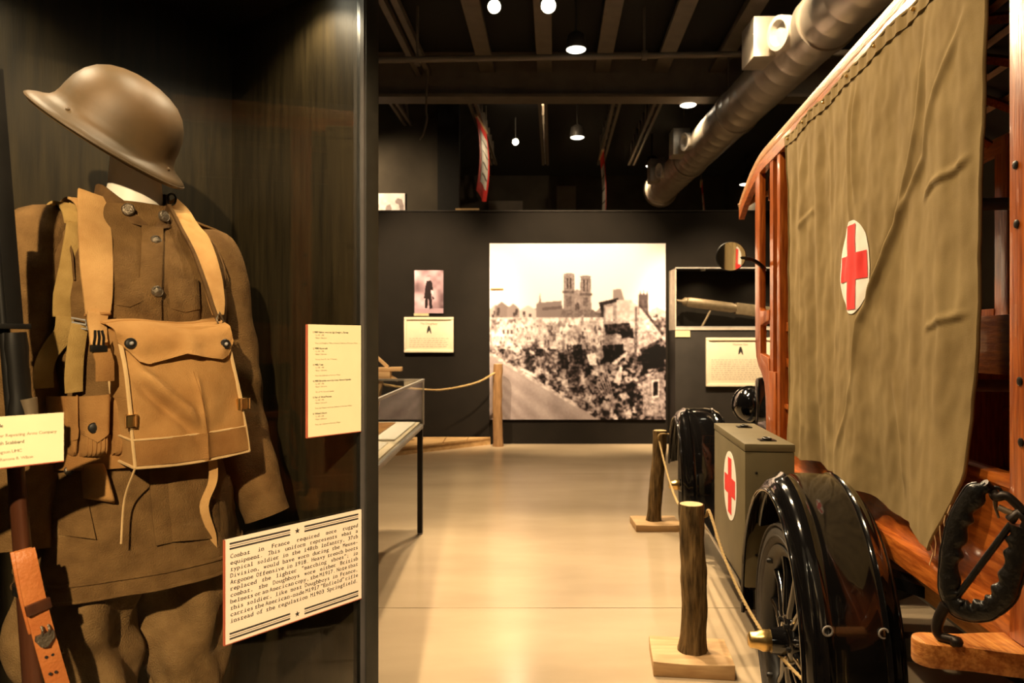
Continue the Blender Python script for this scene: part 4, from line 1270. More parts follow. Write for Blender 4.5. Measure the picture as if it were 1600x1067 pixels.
# ---------------- helmet
HN = Vector((0.330, 0.46, 0.82)).normalized()
l, z = MP(176, 213, 0.01)
HCN = Vector((l, 0.01, z))
t = thing('steel_helmet', 'brown painted steel helmet with a wide brim, tilted on the mannequin', 'helmet', M(HCN.x, HCN.y, HCN.z))
prof = [(0.1585, -0.016), (0.1605, -0.013), (0.1590, -0.009), (0.149, -0.003), (0.137, 0.002), (0.1275, 0.008), (0.1215, 0.017), (0.1185, 0.029), (0.1165, 0.045), (0.112, 0.066), (0.103, 0.087), (0.089, 0.106), (0.070, 0.120), (0.048, 0.129), (0.024, 0.134), (0.002, 0.1355)]
inner = [(r - 0.004, h - 0.004) for r, h in prof[::-1] if r > 0.01]
HX = Vector((0.85, 0.1, -0.42))
mb = MB(M).lathe(prof + [(0.002, 0.131)] + inner + [(0.156, -0.0165)], HCN, HN, 72, 1.0, 0.92, HX)
shell = mb.build('helmet_shell', 'helmet', t, True)
mb = MB(M)
hx = (HX - HN * HX.dot(HN)).normalized()
hy = HN.cross(hx)
mb.tube([HCN + hx * (0.1605 * math.cos(a)) + hy * (0.1605 * 0.92 * math.sin(a)) + HN * -0.0135 for a in np.linspace(0, 2 * math.pi, 73)[:-1]], 0.0022, 6, closed=True)
mb.build('rim', 'helmet', shell, True)
for a in (0.6, 2.4, 4.2):
    mb = MB(M)
    c = HCN + hx * (0.128 * math.cos(a)) + hy * (0.128 * 0.92 * math.sin(a)) + HN * 0.009
    disc(mb, c, HN + (hx * math.cos(a) + hy * math.sin(a)) * 0.6, 0.004, 0.002, 10)
    mb.build('rivet', 'helmet', shell, True)
mb = MB(M)
mb.tube([HCN + hx * (0.095 * math.cos(a)) + hy * (0.088 * math.sin(a)) + HN * 0.012 for a in np.linspace(0, 2 * math.pi, 33)[:-1]], 0.014, 8, closed=True, squash=0.4)
mb.build('liner_band', 'stock', t, True)

# ---------------- webbing straps
def strap(pix, off, width, m_, name, parent, thick=0.004, wdir=(1, 0, 0), fover=None):
    P = []
    for i, (px, py, *o) in enumerate(pix):
        P.append(MS(px, py, o[0] if o else off))
    P = spline(P, 6)
    n = len(P)
    wd = []
    for i in range(n):
        d = P[min(i + 1, n - 1)] - P[max(i - 1, 0)]
        x = d.cross(Vector((0, -1, 0)))
        if x.length < 1e-4:
            x = Vector((1, 0, 0))
        wd.append(x if x.x > 0 else -x)
    nr = []
    for i in range(n):
        d = (P[min(i + 1, n - 1)] - P[max(i - 1, 0)]).normalized()
        q = wd[i].normalized().cross(d)
        nr.append(q if q.y > 0 else -q)
    if isinstance(width, (list, tuple)):
        width = [interp(i / (n - 1), np.linspace(0, 1, len(width)), width) for i in range(n)]
    return MB(M).ribbon(P, wd, nr, thick, width).build(name, m_, parent, bevel=0.0008)
ST = thing('haversack_straps', 'tan and olive webbing shoulder straps hanging over the tunic', 'strap', M(0, 0.12, 1.2))
def overtop(l0, zt):
    """strap piece over the shoulder and down the back"""
    return [(l0, 0.056, zt - 0.036), (l0, 0.040, zt - 0.010), (l0, 0.0, zt + 0.008), (l0, -0.045, zt + 0.002), (l0, -0.085, zt - 0.03), (l0 + 0.0, -0.125, zt - 0.12), (l0 * 0.6, -0.145, zt - 0.28)]
def overstrap(l0, zt, w_, m_):
    P = spline(overtop(l0, zt), 5)
    n = len(P)
    nr = []
    for i in range(n):
        d = (P[min(i + 1, n - 1)] - P[max(i - 1, 0)]).normalized()
        q = Vector((1, 0, 0)).cross(d)
        nr.append(q if q.z > 0 or i > n * 0.6 else -q)
    MB(M).ribbon(P, [(1, 0, 0)] * n, [(0, 0.2, 1) if p.y > -0.06 else (0, -1, 0.2) for p in P], 0.005, w_).build('shoulder_piece', m_, ST)
s1 = strap([(142, 303, 0.006), (145, 330, 0.010), (148, 370, 0.012), (150, 420, 0.013), (152, 460, 0.014), (152, 492, 0.016)], 0.012, [0.050, 0.058, 0.060, 0.057, 0.050, 0.042], 'web', 'tan_strap', ST, 0.005)
overstrap(-0.098, 1.572, 0.054, 'web')
strap([(152, 488, 0.022), (151, 502, 0.026), (152, 520, 0.034), (154, 540, 0.045)], 0.03, [0.036, 0.034, 0.030, 0.030], 'web', 'tan_strap', ST, 0.005)
MB(M).tube([MS(132, 492, 0.024), MS(173, 488, 0.024)], 0.0035, 6).build('seam_bar', 'canvas2', ST, True)
s2 = strap([(117, 322, 0.004), (113, 370, 0.006), (108, 420, 0.007), (104, 460, 0.008), (100, 495, 0.010)], 0.006, [0.024, 0.028, 0.036, 0.046, 0.044], 'webol', 'olive_strap', ST, 0.004)
overstrap(-0.138, 1.560, 0.026, 'webol')
strap([(103, 494, 0.012), (92, 520, 0.020), (78, 548, 0.030), (68, 575, 0.034), (68, 606, 0.034)], 0.02, [0.036, 0.034, 0.032, 0.032, 0.033], 'webol', 'strap_tail', ST, 0.003)
strap([(124, 506, 0.020), (120, 530, 0.026), (116, 560, 0.030), (113, 590, 0.032), (112, 612, 0.030)], 0.02, [0.030, 0.030, 0.030, 0.031, 0.030], 'webol', 'strap_tail', ST, 0.003)
# wire buckle
bk = [MS(px, py, 0.020) for px, py in ((112, 496), (134, 500), (136, 514), (114, 510))]
MB(M).tube(bk, 0.002, 6, closed=True).build('buckle', 'grey', ST, True)
MB(M).tube([MS(112, 503, 0.022), MS(135, 507, 0.022)], 0.0018, 6).build('buckle_bar', 'grey', ST, True)
# right hand strap
strap([(268, 312, 0.003), (284, 335, 0.010), (303, 365, 0.013), (318, 398, 0.014), (330, 435, 0.016), (337, 470, 0.020), (340, 492, 0.026)], 0.012, [0.020, 0.042, 0.052, 0.050, 0.044, 0.036, 0.024], 'web', 'tan_strap', ST, 0.005)
strap([(262, 318, 0.006), (278, 350, 0.010), (300, 392, 0.013), (318, 440, 0.018), (334, 488, 0.028), (345, 508, 0.036)], 0.012, 0.007, 'collar', 'thin_strap', ST, 0.006)
overstrap(0.078, 1.578, 0.042, 'web')
rg = [MS(268 + 7 * math.cos(a), 311 + 9 * math.sin(a), 0.012) for a in np.linspace(0, 6.283, 13)[:-1]]
MB(M).tube(rg, 0.0022, 6, closed=True).build('ring', 'iron', ST, True)

# ---------------- gas mask satchel
SG = thing('canvas_satchel', 'tan canvas satchel with snap flap hanging on the chest of the uniform', 'satchel', M(0.03, 0.19, 1.07))
FB = 0.215
bc = [MP(px, py, FB) for px, py in ((194, 512), (362, 508), (389, 704), (211, 731))]      # TL TR BR BL
def bagf(u, v, off=0.0):
    l = lerp(lerp(bc[0][0], bc[1][0], u), lerp(bc[3][0], bc[2][0], u), v)
    z = lerp(lerp(bc[0][1], bc[1][1], u), lerp(bc[3][1], bc[2][1], u), v)
    bul = 0.014 * max(0.0, math.sin(math.pi * u) * math.sin(math.pi * v)) ** 0.7
    w1 = 0.014 * math.exp(-((v - 0.35 - (u - 0.15) * 0.9) / 0.07) ** 2) * smooth(u / 0.2) * smooth((0.62 - u) / 0.2)
    w2 = -0.012 * math.exp(-((v - 0.47 - (u - 0.15) * 0.9) / 0.06) ** 2) * smooth(u / 0.2) * smooth((0.6 - u) / 0.2)
    w3 = 0.006 * math.exp(-((u - 0.57 - 0.03 * v) / 0.025) ** 2) * smooth((v - 0.3) / 0.15)
    w4 = 0.006 * math.sin(u * 9 + v * 5) * math.sin(v * math.pi) * 0.5 + 0.004 * noise.noise((u * 5, v * 5, 2))
    rec = -0.030 * (1 - v) ** 2
    return (l, FB + rec + bul + w1 + w2 + w3 + w4 + off, z - 0.006 * math.sin(math.pi * u) * v ** 4)
def bagb(u, v):
    p = bagf(u, v)
    ins = 0.012
    return (p[0] - 0.008 + (0.5 - u) * 0.02, FB - 0.078 - 0.012 * (1 - v) + 0.008 * math.sin(math.pi * u), p[2] + 0.006 * (v > 0.5))
body = MB(M).shell(lambda u, v: bagf(u, v), bagb, 48, 48).build('bag_body', 'canvas', SG, True)
# lower reinforcement band, slightly proud
band = MB(M).shell(lambda u, v: bagf(u, lerp(0.80, 0.985, v), -0.001), lambda u, v: bagf(u, lerp(0.80, 0.985, v), 0.0025), 40, 8).build('lower_band', 'canvas2', SG, True)
def bagline(pts, r, m_, name, off=0.001):
    P = spline([bagf(u, v, off) for u, v in pts], 6)
    MB(M).tube(P, r, 6).build(name, m_, body, True)
bagline([(0.0, 0.80), (0.25, 0.80), (0.5, 0.80), (0.75, 0.80), (1.0, 0.80)], 0.0022, 'thread', 'seam_piping', 0.002)
bagline([(0.0, 0.08), (0.0, 0.3), (0.0, 0.55), (0.0, 0.8), (0.0, 1.0)], 0.003, 'thread', 'edge_piping')
bagline([(1.0, 0.08), (1.0, 0.3), (1.0, 0.55), (1.0, 0.8), (1.0, 1.0)], 0.003, 'thread', 'edge_piping')
bagline([(0.0, 1.0), (0.25, 1.0), (0.5, 1.0), (0.75, 1.0), (1.0, 1.0)], 0.003, 'thread', 'edge_piping')
bagline([(0.565, 0.34), (0.575, 0.5), (0.585, 0.65), (0.595, 0.8)], 0.0008, 'canvas2', 'centre_seam', 0.001)
bb = [bagb(0, v) for v in (0.05, 0.35, 0.7, 1.0)]
MB(M).tube(spline(bb, 6), 0.003, 6).build('edge_piping', 'thread', body, True)
MB(M).tube([bagb(0, 1.0), bagf(0, 1.0)], 0.003, 6).build('edge_piping', 'thread', body, True)
MB(M).tube([Vector(bagb(0, 0.80)) + Vector((-0.001, 0, 0)), Vector(bagf(0, 0.80)) + Vector((-0.001, 0, 0))], 0.0022, 6).build('seam_piping', 'thread', body, True)
# flap
def fl(off):
    def f(u, v):
        low = interp(u, [0, 0.06, 0.12, 0.2, 0.35, 0.5, 0.68, 0.84, 0.93, 1.0], [0.10, 0.16, 0.24, 0.265, 0.235, 0.20, 0.235, 0.26, 0.225, 0.12])
        vv = lerp(-0.035, low, v)
        uu = lerp(-0.03, 1.035, u) - (0.02 if u < 0.5 else -0.0) * (1 - v)
        p = bagf(uu, max(vv, 0), 0.0)
        lift = 0.006 + 0.012 * v * math.exp(-((u - 0.52) / 0.14) ** 2) - 0.004 * noise.noise((u * 6, v * 3, 7))
        fa = p[1] + lift + off
        zt = p[2]
        if vv < 0:
            zt -= vv * 0.28
            fa += vv * 0.55
        back = smooth((0.35 - v) / 0.35)
        return (p[0], fa - back * 0.016, zt + 0.004 * math.sin(u * 7) * (1 - v))
    return f
flp = MB(M).shell(fl(0.0), fl(0.004), 48, 14).build('flap', 'canvas', SG, True)
# flap lid reaching back over the bag top
def lid(off):
    def f(u, v):
        p = Vector(fl(0.002)(u, 0))
        return (p.x - 0.01 * v, p.y - v * 0.070, p.z + 0.008 * math.sin(v * math.pi) - 0.012 * v + off)
    return f
MB(M).shell(lid(-0.002), lid(0.002), 24, 6).build('flap_top', 'canvas', flp, True)
for u, v in ((0.095, 0.62), (0.90, 0.66)):
    p = fl(0.005)(u, v)
    mb = MB(M)
    disc(mb, p, (-0.1, 1, 0.1), 0.0105, 0.003, 24)
    o = mb.build('snap', 'snap', flp, True)
    mb = MB(M)
    mb.lathe([(0.0035, 0), (0.0035, 0.003), (0.002, 0.0045), (0, 0.005)], (p[0], p[1] + 0.003, p[2]), (-0.1, 1, 0.1), 12)
    mb.build('snap_stud', 'grey', flp, True)
# side tabs with buckles
for u, v, sg in ((-0.0, 0.66, -1), (1.0, 0.62, 1)):
    p = Vector(bagf(u, v, 0.004))
    MB(M).box(p.x - 0.011, p.x + 0.011, p.y - 0.006, p.y + 0.004, p.z - 0.012, p.z + 0.012).build('buckle', 'brassy', SG, bevel=0.003)
    MB(M).tube([p + Vector((sg * 0.004 + dx, 0.006, dz)) for dx, dz in ((-0.009, -0.011), (0.009, -0.011), (0.009, 0.011), (-0.009, 0.011))], 0.0018, 6, closed=True).build('buckle_loop', 'canvas2', SG, True)
for sg in (0, 1):
    a = [bagf(sg, v, 0.004) for v in (0.02, 0.3, 0.62)]
    MB(M).tube(spline(a, 6), 0.0035, 6).build('side_cord', 'thread', SG, True)
# upper left hook and short strap, upper right hook
hk = Vector(MS(152, 528, 0.052))
c0 = Vector((MP(154, 530, 0.19)[0], 0.19, MP(154, 530, 0.19)[1]))
MB(M).box(c0.x - 0.014, c0.x + 0.014, c0.y - 0.004, c0.y + 0.004, c0.z - 0.022, c0.z - 0.010).build('hook_plate', 'iron', SG, bevel=0.002)
for dx in (-0.008, 0.0, 0.008):
    MB(M).tube([c0 + Vector((dx, 0, -0.012)), c0 + Vector((dx * 0.9, 0.004, 0.004)), c0 + Vector((dx * 0.7, 0.0, 0.016))], 0.0025, 6).build('hook_prong', 'iron', SG, True)
MB(M).ribbon([c0 + Vector((0.004, -0.004, -0.016)), c0 + Vector((0.01, -0.002, -0.04)), c0 + Vector((0.012, -0.006, -0.075))], [(1, 0.1, 0)] * 3, [(0, 1, 0)] * 3, 0.005, 0.030).build('hook_tab', 'canvas2', SG, bevel=0.001)
c1 = Vector((MP(343, 498, 0.175)[0], 0.175, MP(343, 498, 0.175)[1]))
MB(M).tube([c1 + Vector((0, 0, 0.014)), c1 + Vector((-0.007, 0, 0)), c1 + Vector((0.0, 0, -0.016)), c1 + Vector((0.009, 0, -0.004))], 0.0022, 6, closed=True).build('hook_ring', 'bronze', SG, True)
# tie cord hanging below
p = Vector(bagf(0.0, 1.0))
MB(M).tube(spline([p, (p.x - 0.006, p.y - 0.03, p.z - 0.06), (p.x - 0.012, p.y - 0.03, p.z - 0.14)], 6), 0.0018, 5).build('tie_cord', 'thread', SG, True)
q = Vector(bagf(0.72, 1.0))
MB(M).ribbon(spline([(q.x, q.y - 0.03, q.z + 0.01), (q.x + 0.004, q.y - 0.035, q.z - 0.05), (q.x - 0.012, q.y - 0.04, q.z - 0.10), (q.x + 0.006, q.y - 0.045, q.z - 0.16), (q.x + 0.012, q.y - 0.05, q.z - 0.20)], 5), [(1, 0.4, 0)] * 21, [(0, 1, 0)] * 21, 0.003, 0.016).build('strap_tail', 'web', SG)

# ---------------- cartridge belt
CB = thing('cartridge_belt', 'tan webbing cartridge belt with snap pouches around the tunic waist', 'belt', M(0, 0, 1.10))
def beltring(off, z):
    out = []
    for k in range(72):
        a = 2 * math.pi * k / 72
        aa, b, fc = torso(z)
        c, s = math.cos(a), math.sin(a)
        out.append(((aa + off) * math.copysign(abs(c) ** 0.77, c), fc + (b + off) * math.copysign(abs(s) ** 0.91, s), z))
    return out
def bl(off):
    def f(u, v):
        z = lerp(1.062, 1.125, v)
        a = 2 * math.pi * u
        aa, b, fc = torso(z)
        c, s = math.cos(a), math.sin(a)
        return ((aa + off) * math.copysign(abs(c) ** 0.77, c), fc + (b + off) * math.copysign(abs(s) ** 0.91, s), z)
    return f
MB(M).grid(bl(0.010), 72, 4, cu=True).grid(bl(0.016), 72, 4, cu=True).build('belt_band', 'canvas2', CB, True)
def pouch(cor, offb, th, m_, flapcor, snap, gath=False):
    (ax, ay), (bx, by), (cx, cy), (dx, dy) = cor
    def f(o, top=0):
        def g(u, v):
            px = lerp(lerp(ax, bx, u), lerp(dx, cx, u), v)
            py = lerp(lerp(ay, by, u), lerp(dy, cy, u), v)
            p = MS(px, py, offb)
            e = (max(0, 1 - abs(2 * u - 1) ** 4) * max(0, 1 - abs(2 * v - 1) ** 6)) ** 0.5
            gg = 0.0018 * math.sin(u * 44) * (v > 0.6) if gath else 0
            return (p[0], p[1] + o * e + (gg if o > 0.004 else 0), p[2])
        return g
    po = MB(M).shell(f(0.0), f(th), 30, 16).build('pouch', m_, CB, True)
    if flapcor:
        (ax2, ay2), (bx2, by2), (cx2, cy2), (dx2, dy2) = flapcor
        def ff(o):
            def g(u, v):
                px = lerp(lerp(ax2, bx2, u), lerp(dx2, cx2, u), v)
                py = lerp(lerp(ay2, by2, u), lerp(dy2, cy2, u), v) + 14 * v * (1 - abs(2 * u - 1))
                p = MS(px, py, offb)
                e = (max(0, 1 - abs(2 * u - 1) ** 4)) ** 0.5
                return (p[0], p[1] + th * (0.35 + 0.65 * e) + o, p[2])
            return g
        fo = MB(M).shell(ff(0.0), ff(0.004), 16, 8).build('pouch_flap', m_, po, True)
        px, py = snap
        p = MS(px, py, offb + th + 0.004)
        mb = MB(M)
        disc(mb, p, (-0.2, 1, 0), 0.010, 0.003)
        mb.build('snap', 'snap', po, True)
pouch([(116, 622), (164, 618), (164, 714), (118, 716)], 0.014, 0.032, 'canvas2', [(113, 618), (166, 614), (164, 672), (117, 676)], (147, 668), True)
pouch([(70, 622), (112, 620), (114, 714), (74, 712)], 0.014, 0.030, 'canvas2', [(68, 618), (114, 616), (113, 674), (72, 674)], (92, 668), True)
pouch([(172, 620), (215, 620), (215, 712), (172, 712)], 0.014, 0.030, 'canvas2', None, None, True)
pouch([(125, 722), (160, 720), (180, 786), (130, 778)], 0.012, 0.022, 'canvas', None, None)
pouch([(300, 640), (352, 632), (352, 712), (302, 716)], 0.014, 0.030, 'canvas2', None, None, True)

# ---------------- rifle with bayonet and sling, left of the mannequin
RF = thing('service_rifle', 'dark walnut rifle standing upright beside the uniform, bayonet hilt at top', 'rifle', M(-0.25, 0.17, PL))
FR = 0.17
def rp_(px, py, f=FR):
    l, z = MP(px, py, f)
    return Vector((l, f, z))
r_top, r_bot = rp_(4, 480), rp_(52, 1067)
rd = (r_bot - r_top).normalized()
kb = (r_top.z - PL) / -rd.z
r_end = r_top + rd * kb
def rl(z):
    return r_top + rd * ((r_top.z - z) / -rd.z)
MB(M).tube([rl(1.52), rl(1.0)], 0.0085, 14).build('barrel', 'iron', RF, True)
sects = [(1.125, 0.017), (1.11, 0.019), (0.95, 0.021), (0.80, 0.023), (0.60, 0.026), (0.52, 0.024), (0.45, 0.024), (0.38, 0.032), (0.25, 0.042), (PL + 0.012, 0.05)]
MB(M).tube([rl(z_) for z_, _ in sects], [r for _, r in sects], 18, squash=0.62, ref=(0, 1, 0)).build('stock', 'stock', RF, True)
MB(M).tube([rl(PL + 0.012), rl(PL)], 0.05, 18, squash=0.62, ref=(0, 1, 0)).build('butt_plate', 'iron', RF, True)
for z_ in (1.10, 0.885):
    MB(M).tube([rl(z_ + 0.008), rl(z_ - 0.008)], 0.0245, 18, squash=0.75, ref=(0, 1, 0)).build('barrel_band', 'iron', RF, True)
MB(M).tube([rl(0.60), rl(0.46)], 0.021, 14).build('receiver', 'iron', RF, True)
# bayonet: hilt, guard and black blade scabbard above
hb = [(1.135, 0.012), (1.16, 0.020), (1.185, 0.021), (1.21, 0.016), (1.235, 0.017), (1.26, 0.016), (1.29, 0.018), (1.315, 0.016)]
off = Vector((0.012, 0.012, 0))
by = MB(M).tube([rl(z_) + off for z_, _ in hb], [r for _, r in hb], 14, squash=0.7).build('bayonet_grip', 'iron', RF, True)
MB(M).tube([rl(1.175) + off + Vector((0.010, 0.012, 0)), rl(1.205) + off + Vector((0.008, 0.010, 0))], [0.010, 0.013], 12).build('pommel', 'gun', by, True)
g0 = rl(1.325) + off
MB(M).bar(g0 + Vector((-0.03, 0, 0.0)), g0 + Vector((0.022, 0, 0.0)), 0.014, 0.009).build('crossguard', 'iron', by, bevel=0.002)
MB(M).bar(g0 + Vector((0, 0, 0.0)), g0 - rd * 0.42, 0.024, 0.006, (0, 1, 0)).build('blade', 'iron', by, bevel=0.001)
# sling
SLG = [(38, 858, 0.205), (42, 880, 0.212), (52, 930, 0.215), (66, 985, 0.214), (80, 1035, 0.21), (96, 1090, 0.205), (110, 1150, 0.20)]
P = spline([rp_(a, b, c) for a, b, c in SLG], 6)
n = len(P)
sl_ = MB(M).ribbon(P, [(1, 0.15, 0.12)] * n, [(0, 1, 0)] * n, 0.004, [interp(i / (n - 1), (0, 0.3, 1), (0.028, 0.031, 0.033)) for i in range(n)]).build('sling', 'leather', RF, bevel=0.001)
part(sl_, 'orange brown leather rifle sling')
P2_ = spline([rp_(a - 6, b, c - 0.012) for a, b, c in SLG[:4]], 6)
MB(M).ribbon(P2_, [(1, 0.15, 0.12)] * len(P2_), [(0, 1, 0)] * len(P2_), 0.004, 0.030).build('sling_under_layer', 'leather', sl_, bevel=0.001)
k1_ = rp_(60, 948, 0.222)
MB(M).bar(k1_ + Vector((-0.018, 0, -0.003)), k1_ + Vector((0.018, 0, 0.004)), 0.008, 0.018).build('keeper', 'stock', sl_, bevel=0.002)
k2_ = rp_(70, 990, 0.222)
MB(M).prism([(-0.013, 0.0), (0.013, 0.003), (0.014, -0.008), (0.004, -0.022), (-0.006, -0.020), (-0.014, -0.008)], lambda a, b, c: (k2_.x + a, k2_.y + c, k2_.z + b), -0.003, 0.003).build('claw_hook', 'bronze', sl_)
for dx in (-0.005, 0.005):
    MB(M).tube([k2_ + Vector((dx, 0.002, -0.002)), k2_ + Vector((dx, 0.006, 0.008)), k2_ + Vector((dx, 0.0, 0.014))], 0.002, 6).build('claw_prong', 'bronze', sl_, True)
for a, b in ((72, 1026), (82, 1022), (78, 1052), (87, 1049)):
    c = rp_(a, b, 0.2145)
    mb = MB(M)
    mb.lathe([(0.0025, 0), (0.0025, 0.0018), (0, 0.0018)], (c.x, c.y, c.z), (0, 1, 0), 8)
    mb.build('sling_hole', 'ink', sl_)
MB(M).tube([rl(0.897) + Vector((-0.012, 0.02, 0)), rl(0.897) + Vector((0.012, 0.04, 0.004)), rl(0.89) + Vector((0.016, 0.045, -0.004)), rl(0.885) + Vector((-0.01, 0.03, -0.01))], 0.0022, 6, closed=True).build('sling_swivel', 'iron', RF, True)

# ================================================================== AMBULANCE TRUCK
TO = (0.876, 2.24)
TU = (0.1143, 0.9934)
TR_ = (0.9934, -0.1143)
def T(s, t_, z): return (TO[0] + s * TU[0] + t_ * TR_[0], TO[1] + s * TU[1] + t_ * TR_[1], z)
def TP(px, py, t_):
    return px_plane(px, py, TO[0] + t_ * TR_[0], TO[1] + t_ * TR_[1], TU[0], TU[1])
TRK = thing('ambulance_truck', 'antique wooden bodied field ambulance truck with black fenders', 'truck', T(0.6, 0.7, 0))
WB_ = 2.45
TW = 1.42
def wheel(s, t0, side):
    """side -1: outer face towards the aisle"""
    cz = 0.37
    o = side
    def W(a, b, c):        # a along truck, b up, c outwards
        return T(s + a, t0 + o * c, cz + b)
    def tor(R, r, rz, n=48, m_=14):
        mb = MB()
        def fn(u, v):
            A, B = u * 2 * math.pi, v * 2 * math.pi
            rr = R + r * math.cos(B)
            return W(rr * math.cos(A), rr * math.sin(A), rz * math.sin(B))
        vs = [fn(i / n, j / m_) for j in range(m_) for i in range(n)]
        fs = [(j * n + i, j * n + (i + 1) % n, ((j + 1) % m_) * n + (i + 1) % n, ((j + 1) % m_) * n + i) for j in range(m_) for i in range(n)]
        return mb.add(vs, fs)
    wh = tor(0.325, 0.045, 0.042).build('wheel', 'tyre', TRK, True)
    # sidewall ribs and rim
    m_ = MB()
    for R in (0.352, 0.318):
        m_.tube([W(R * math.cos(a), R * math.sin(a), 0.039) for a in np.linspace(0, 2 * math.pi, 49)[:-1]], 0.004, 5, closed=True)
    m_.build('tyre_rib', 'tyre', wh, True)
    ax = Vector(T(0, o, 0)) - Vector(T(0, 0, 0))
    MB().lathe([(0.282, -0.035), (0.290, -0.035), (0.292, -0.02), (0.278, -0.012), (0.278, 0.012), (0.292, 0.02), (0.290, 0.035), (0.282, 0.035), (0.255, 0.016), (0.250, 0.0), (0.255, -0.016), (0.282, -0.035)], W(0, 0, 0), ax, 48).build('rim', 'chassis', wh, True)
    for k in range(12):
        a = 2 * math.pi * (k + 0.3) / 12
        c, sn = math.cos(a), math.sin(a)
        MB().tube([W(0.05 * c, 0.05 * sn, 0.012), W(0.09 * c, 0.09 * sn, 0.012), W(0.2 * c, 0.2 * sn, 0.0), W(0.256 * c, 0.256 * sn, 0.0)], [0.013, 0.017, 0.015, 0.017], 10).build('spoke', 'black', wh, True)
    for k in range(4):
        a = 2 * math.pi * (k + 0.5) / 4
        MB().lathe([(0.010, 0), (0.010, 0.02), (0.005, 0.026)], W(0.272 * math.cos(a), 0.272 * math.sin(a), 0.016), ax, 8).build('rim_lug', 'iron', wh, True)
    MB().lathe([(0.03, -0.06), (0.085, -0.03), (0.085, 0.018), (0.075, 0.03), (0.045, 0.034), (0.040, 0.06), (0.038, 0.075)], W(0, 0, 0), ax, 24).build('hub', 'black', wh, True)
    for k in range(6):
        a = 2 * math.pi * k / 6
        MB().lathe([(0.008, 0), (0.008, 0.012), (0.004, 0.015)], W(0.066 * math.cos(a), 0.066 * math.sin(a), 0.028), ax, 6).build('hub_bolt', 'iron', wh)
    MB().lathe([(0.030, 0.07), (0.033, 0.075), (0.033, 0.10), (0.026, 0.115), (0.024, 0.135), (0.018, 0.14), (0.002, 0.14)], W(0, 0, 0), ax, 12).build('hub_cap', 'brassy', wh, True)
    return wh
wheel(0, 0, -1)
wheel(WB_, 0, -1)
wheel(0, TW, 1)
wheel(WB_, TW, 1)
# fenders
def fender(s0, ta, tb, a0, a1, rx, rz, cz, name, flip=False, crown=0.030):
    tc = (ta + tb) / 2
    def f(off):
        def g(u, v):
            A = lerp(a0, a1, u)
            t_ = lerp(ta, tb, v)
            x = 2 * v - 1
            bead = 0.010 * math.exp(-((abs(x) - 0.62) / 0.06) ** 2) - 0.022 * max(0, abs(x) - 0.86) / 0.14
            cr = crown * (1 - abs(x) ** 3) + bead + off - crown
            return T(s0 + (rx + cr) * math.cos(A), t_, cz + (rz + cr) * math.sin(A))
        return g
    fo = MB().shell(f(0), f(-0.006), 64, 36).build(name, 'black', TRK, True)
    for v in (0, 1):
        pts = []
        for q in range(49):
            u = q / 48
            p = Vector(f(-0.003)(u, v))
            pts.append(p)
        MB().tube(pts, 0.007, 8).build('rolled_edge', 'black', fo, True)
    return fo, f
fo, ff_ = fender(0.02, -0.075, 0.175, math.radians(-8), math.radians(200), 0.45, 0.515, 0.37, 'rear_fender')
for u, v in ((0.80, 0.20), (0.80, 0.75)):
    p = Vector(ff_(0.004)(u, v))
    pn = (p - Vector(ff_(-0.05)(u, v))).normalized()
    MB().tube([p + Vector((0.012 * math.cos(a), 0.002, 0.012 * math.sin(a))) for a in np.linspace(0, 6.283, 17)[:-1]], 0.0028, 6, closed=True).build('eyelet_ring', 'grey', fo, True)
fo2, _ = fender(0.02, TW - 0.175, TW + 0.075, math.radians(-8), math.radians(200), 0.45, 0.515, 0.37, 'rear_fender')
fender(WB_, -0.10, 0.19, math.radians(10), math.radians(182), 0.46, 0.50, 0.37, 'front_fender', crown=0.035)
fender(WB_, TW - 0.17, TW + 0.085, math.radians(15), math.radians(170), 0.46, 0.50, 0.37, 'front_fender', crown=0.035)
# running boards and splash aprons
for ta, tb in ((-0.075, 0.16), (TW - 0.16, TW + 0.075)):
    MB(T).box(0.45, 1.98, ta, tb, 0.375, 0.40).build('running_board', 'black', TRK, bevel=0.006)
    pts = [(1.97, 0.40), (2.02, 0.46), (1.99, 0.50)]
    inn = 0.16 if ta < 0.5 else TW - 0.175
    MB(T).box(0.45, 1.98, inn, inn + 0.012, 0.40, 0.60).build('splash_apron', 'black', TRK)
# chassis
for t_ in (0.42, 1.0):
    MB(T).box(-1.0, 2.95, t_ - 0.03, t_ + 0.03, 0.50, 0.60).build('chassis_rail', 'chassis', TRK)
MB(T).tube([(0, 0.05, 0.37), (0, 0.55, 0.37), (0, 0.71, 0.37), (0, 0.87, 0.37), (0, TW - 0.05, 0.37)], [0.035, 0.05, 0.13, 0.05, 0.035], 16).build('rear_axle', 'chassis', TRK, True)
MB(T).tube([(WB_, 0.05, 0.37), (WB_, TW - 0.05, 0.37)], 0.028, 10).build('front_axle', 'chassis', TRK, True)
MB(T).tube(spline([(0.0, 0.14, 0.46), (0.0, 0.4, 0.58), (0, 0.71, 0.64), (0, 1.02, 0.58), (0, 1.28, 0.46)], 8), 0.03, 8, squash=0.6).build('rear_spring', 'chassis', TRK, True)
MB(T).bar((-0.30, 0.15, 0.50), (-0.30, 1.27, 0.50), 0.04, 0.04).build('fender_bracket', 'chassis', TRK)
MB(T).bar((-0.18, 0.14, 0.66), (-0.50, 0.50, 0.60), 0.06, 0.03).build('fender_bracket', 'black', TRK)
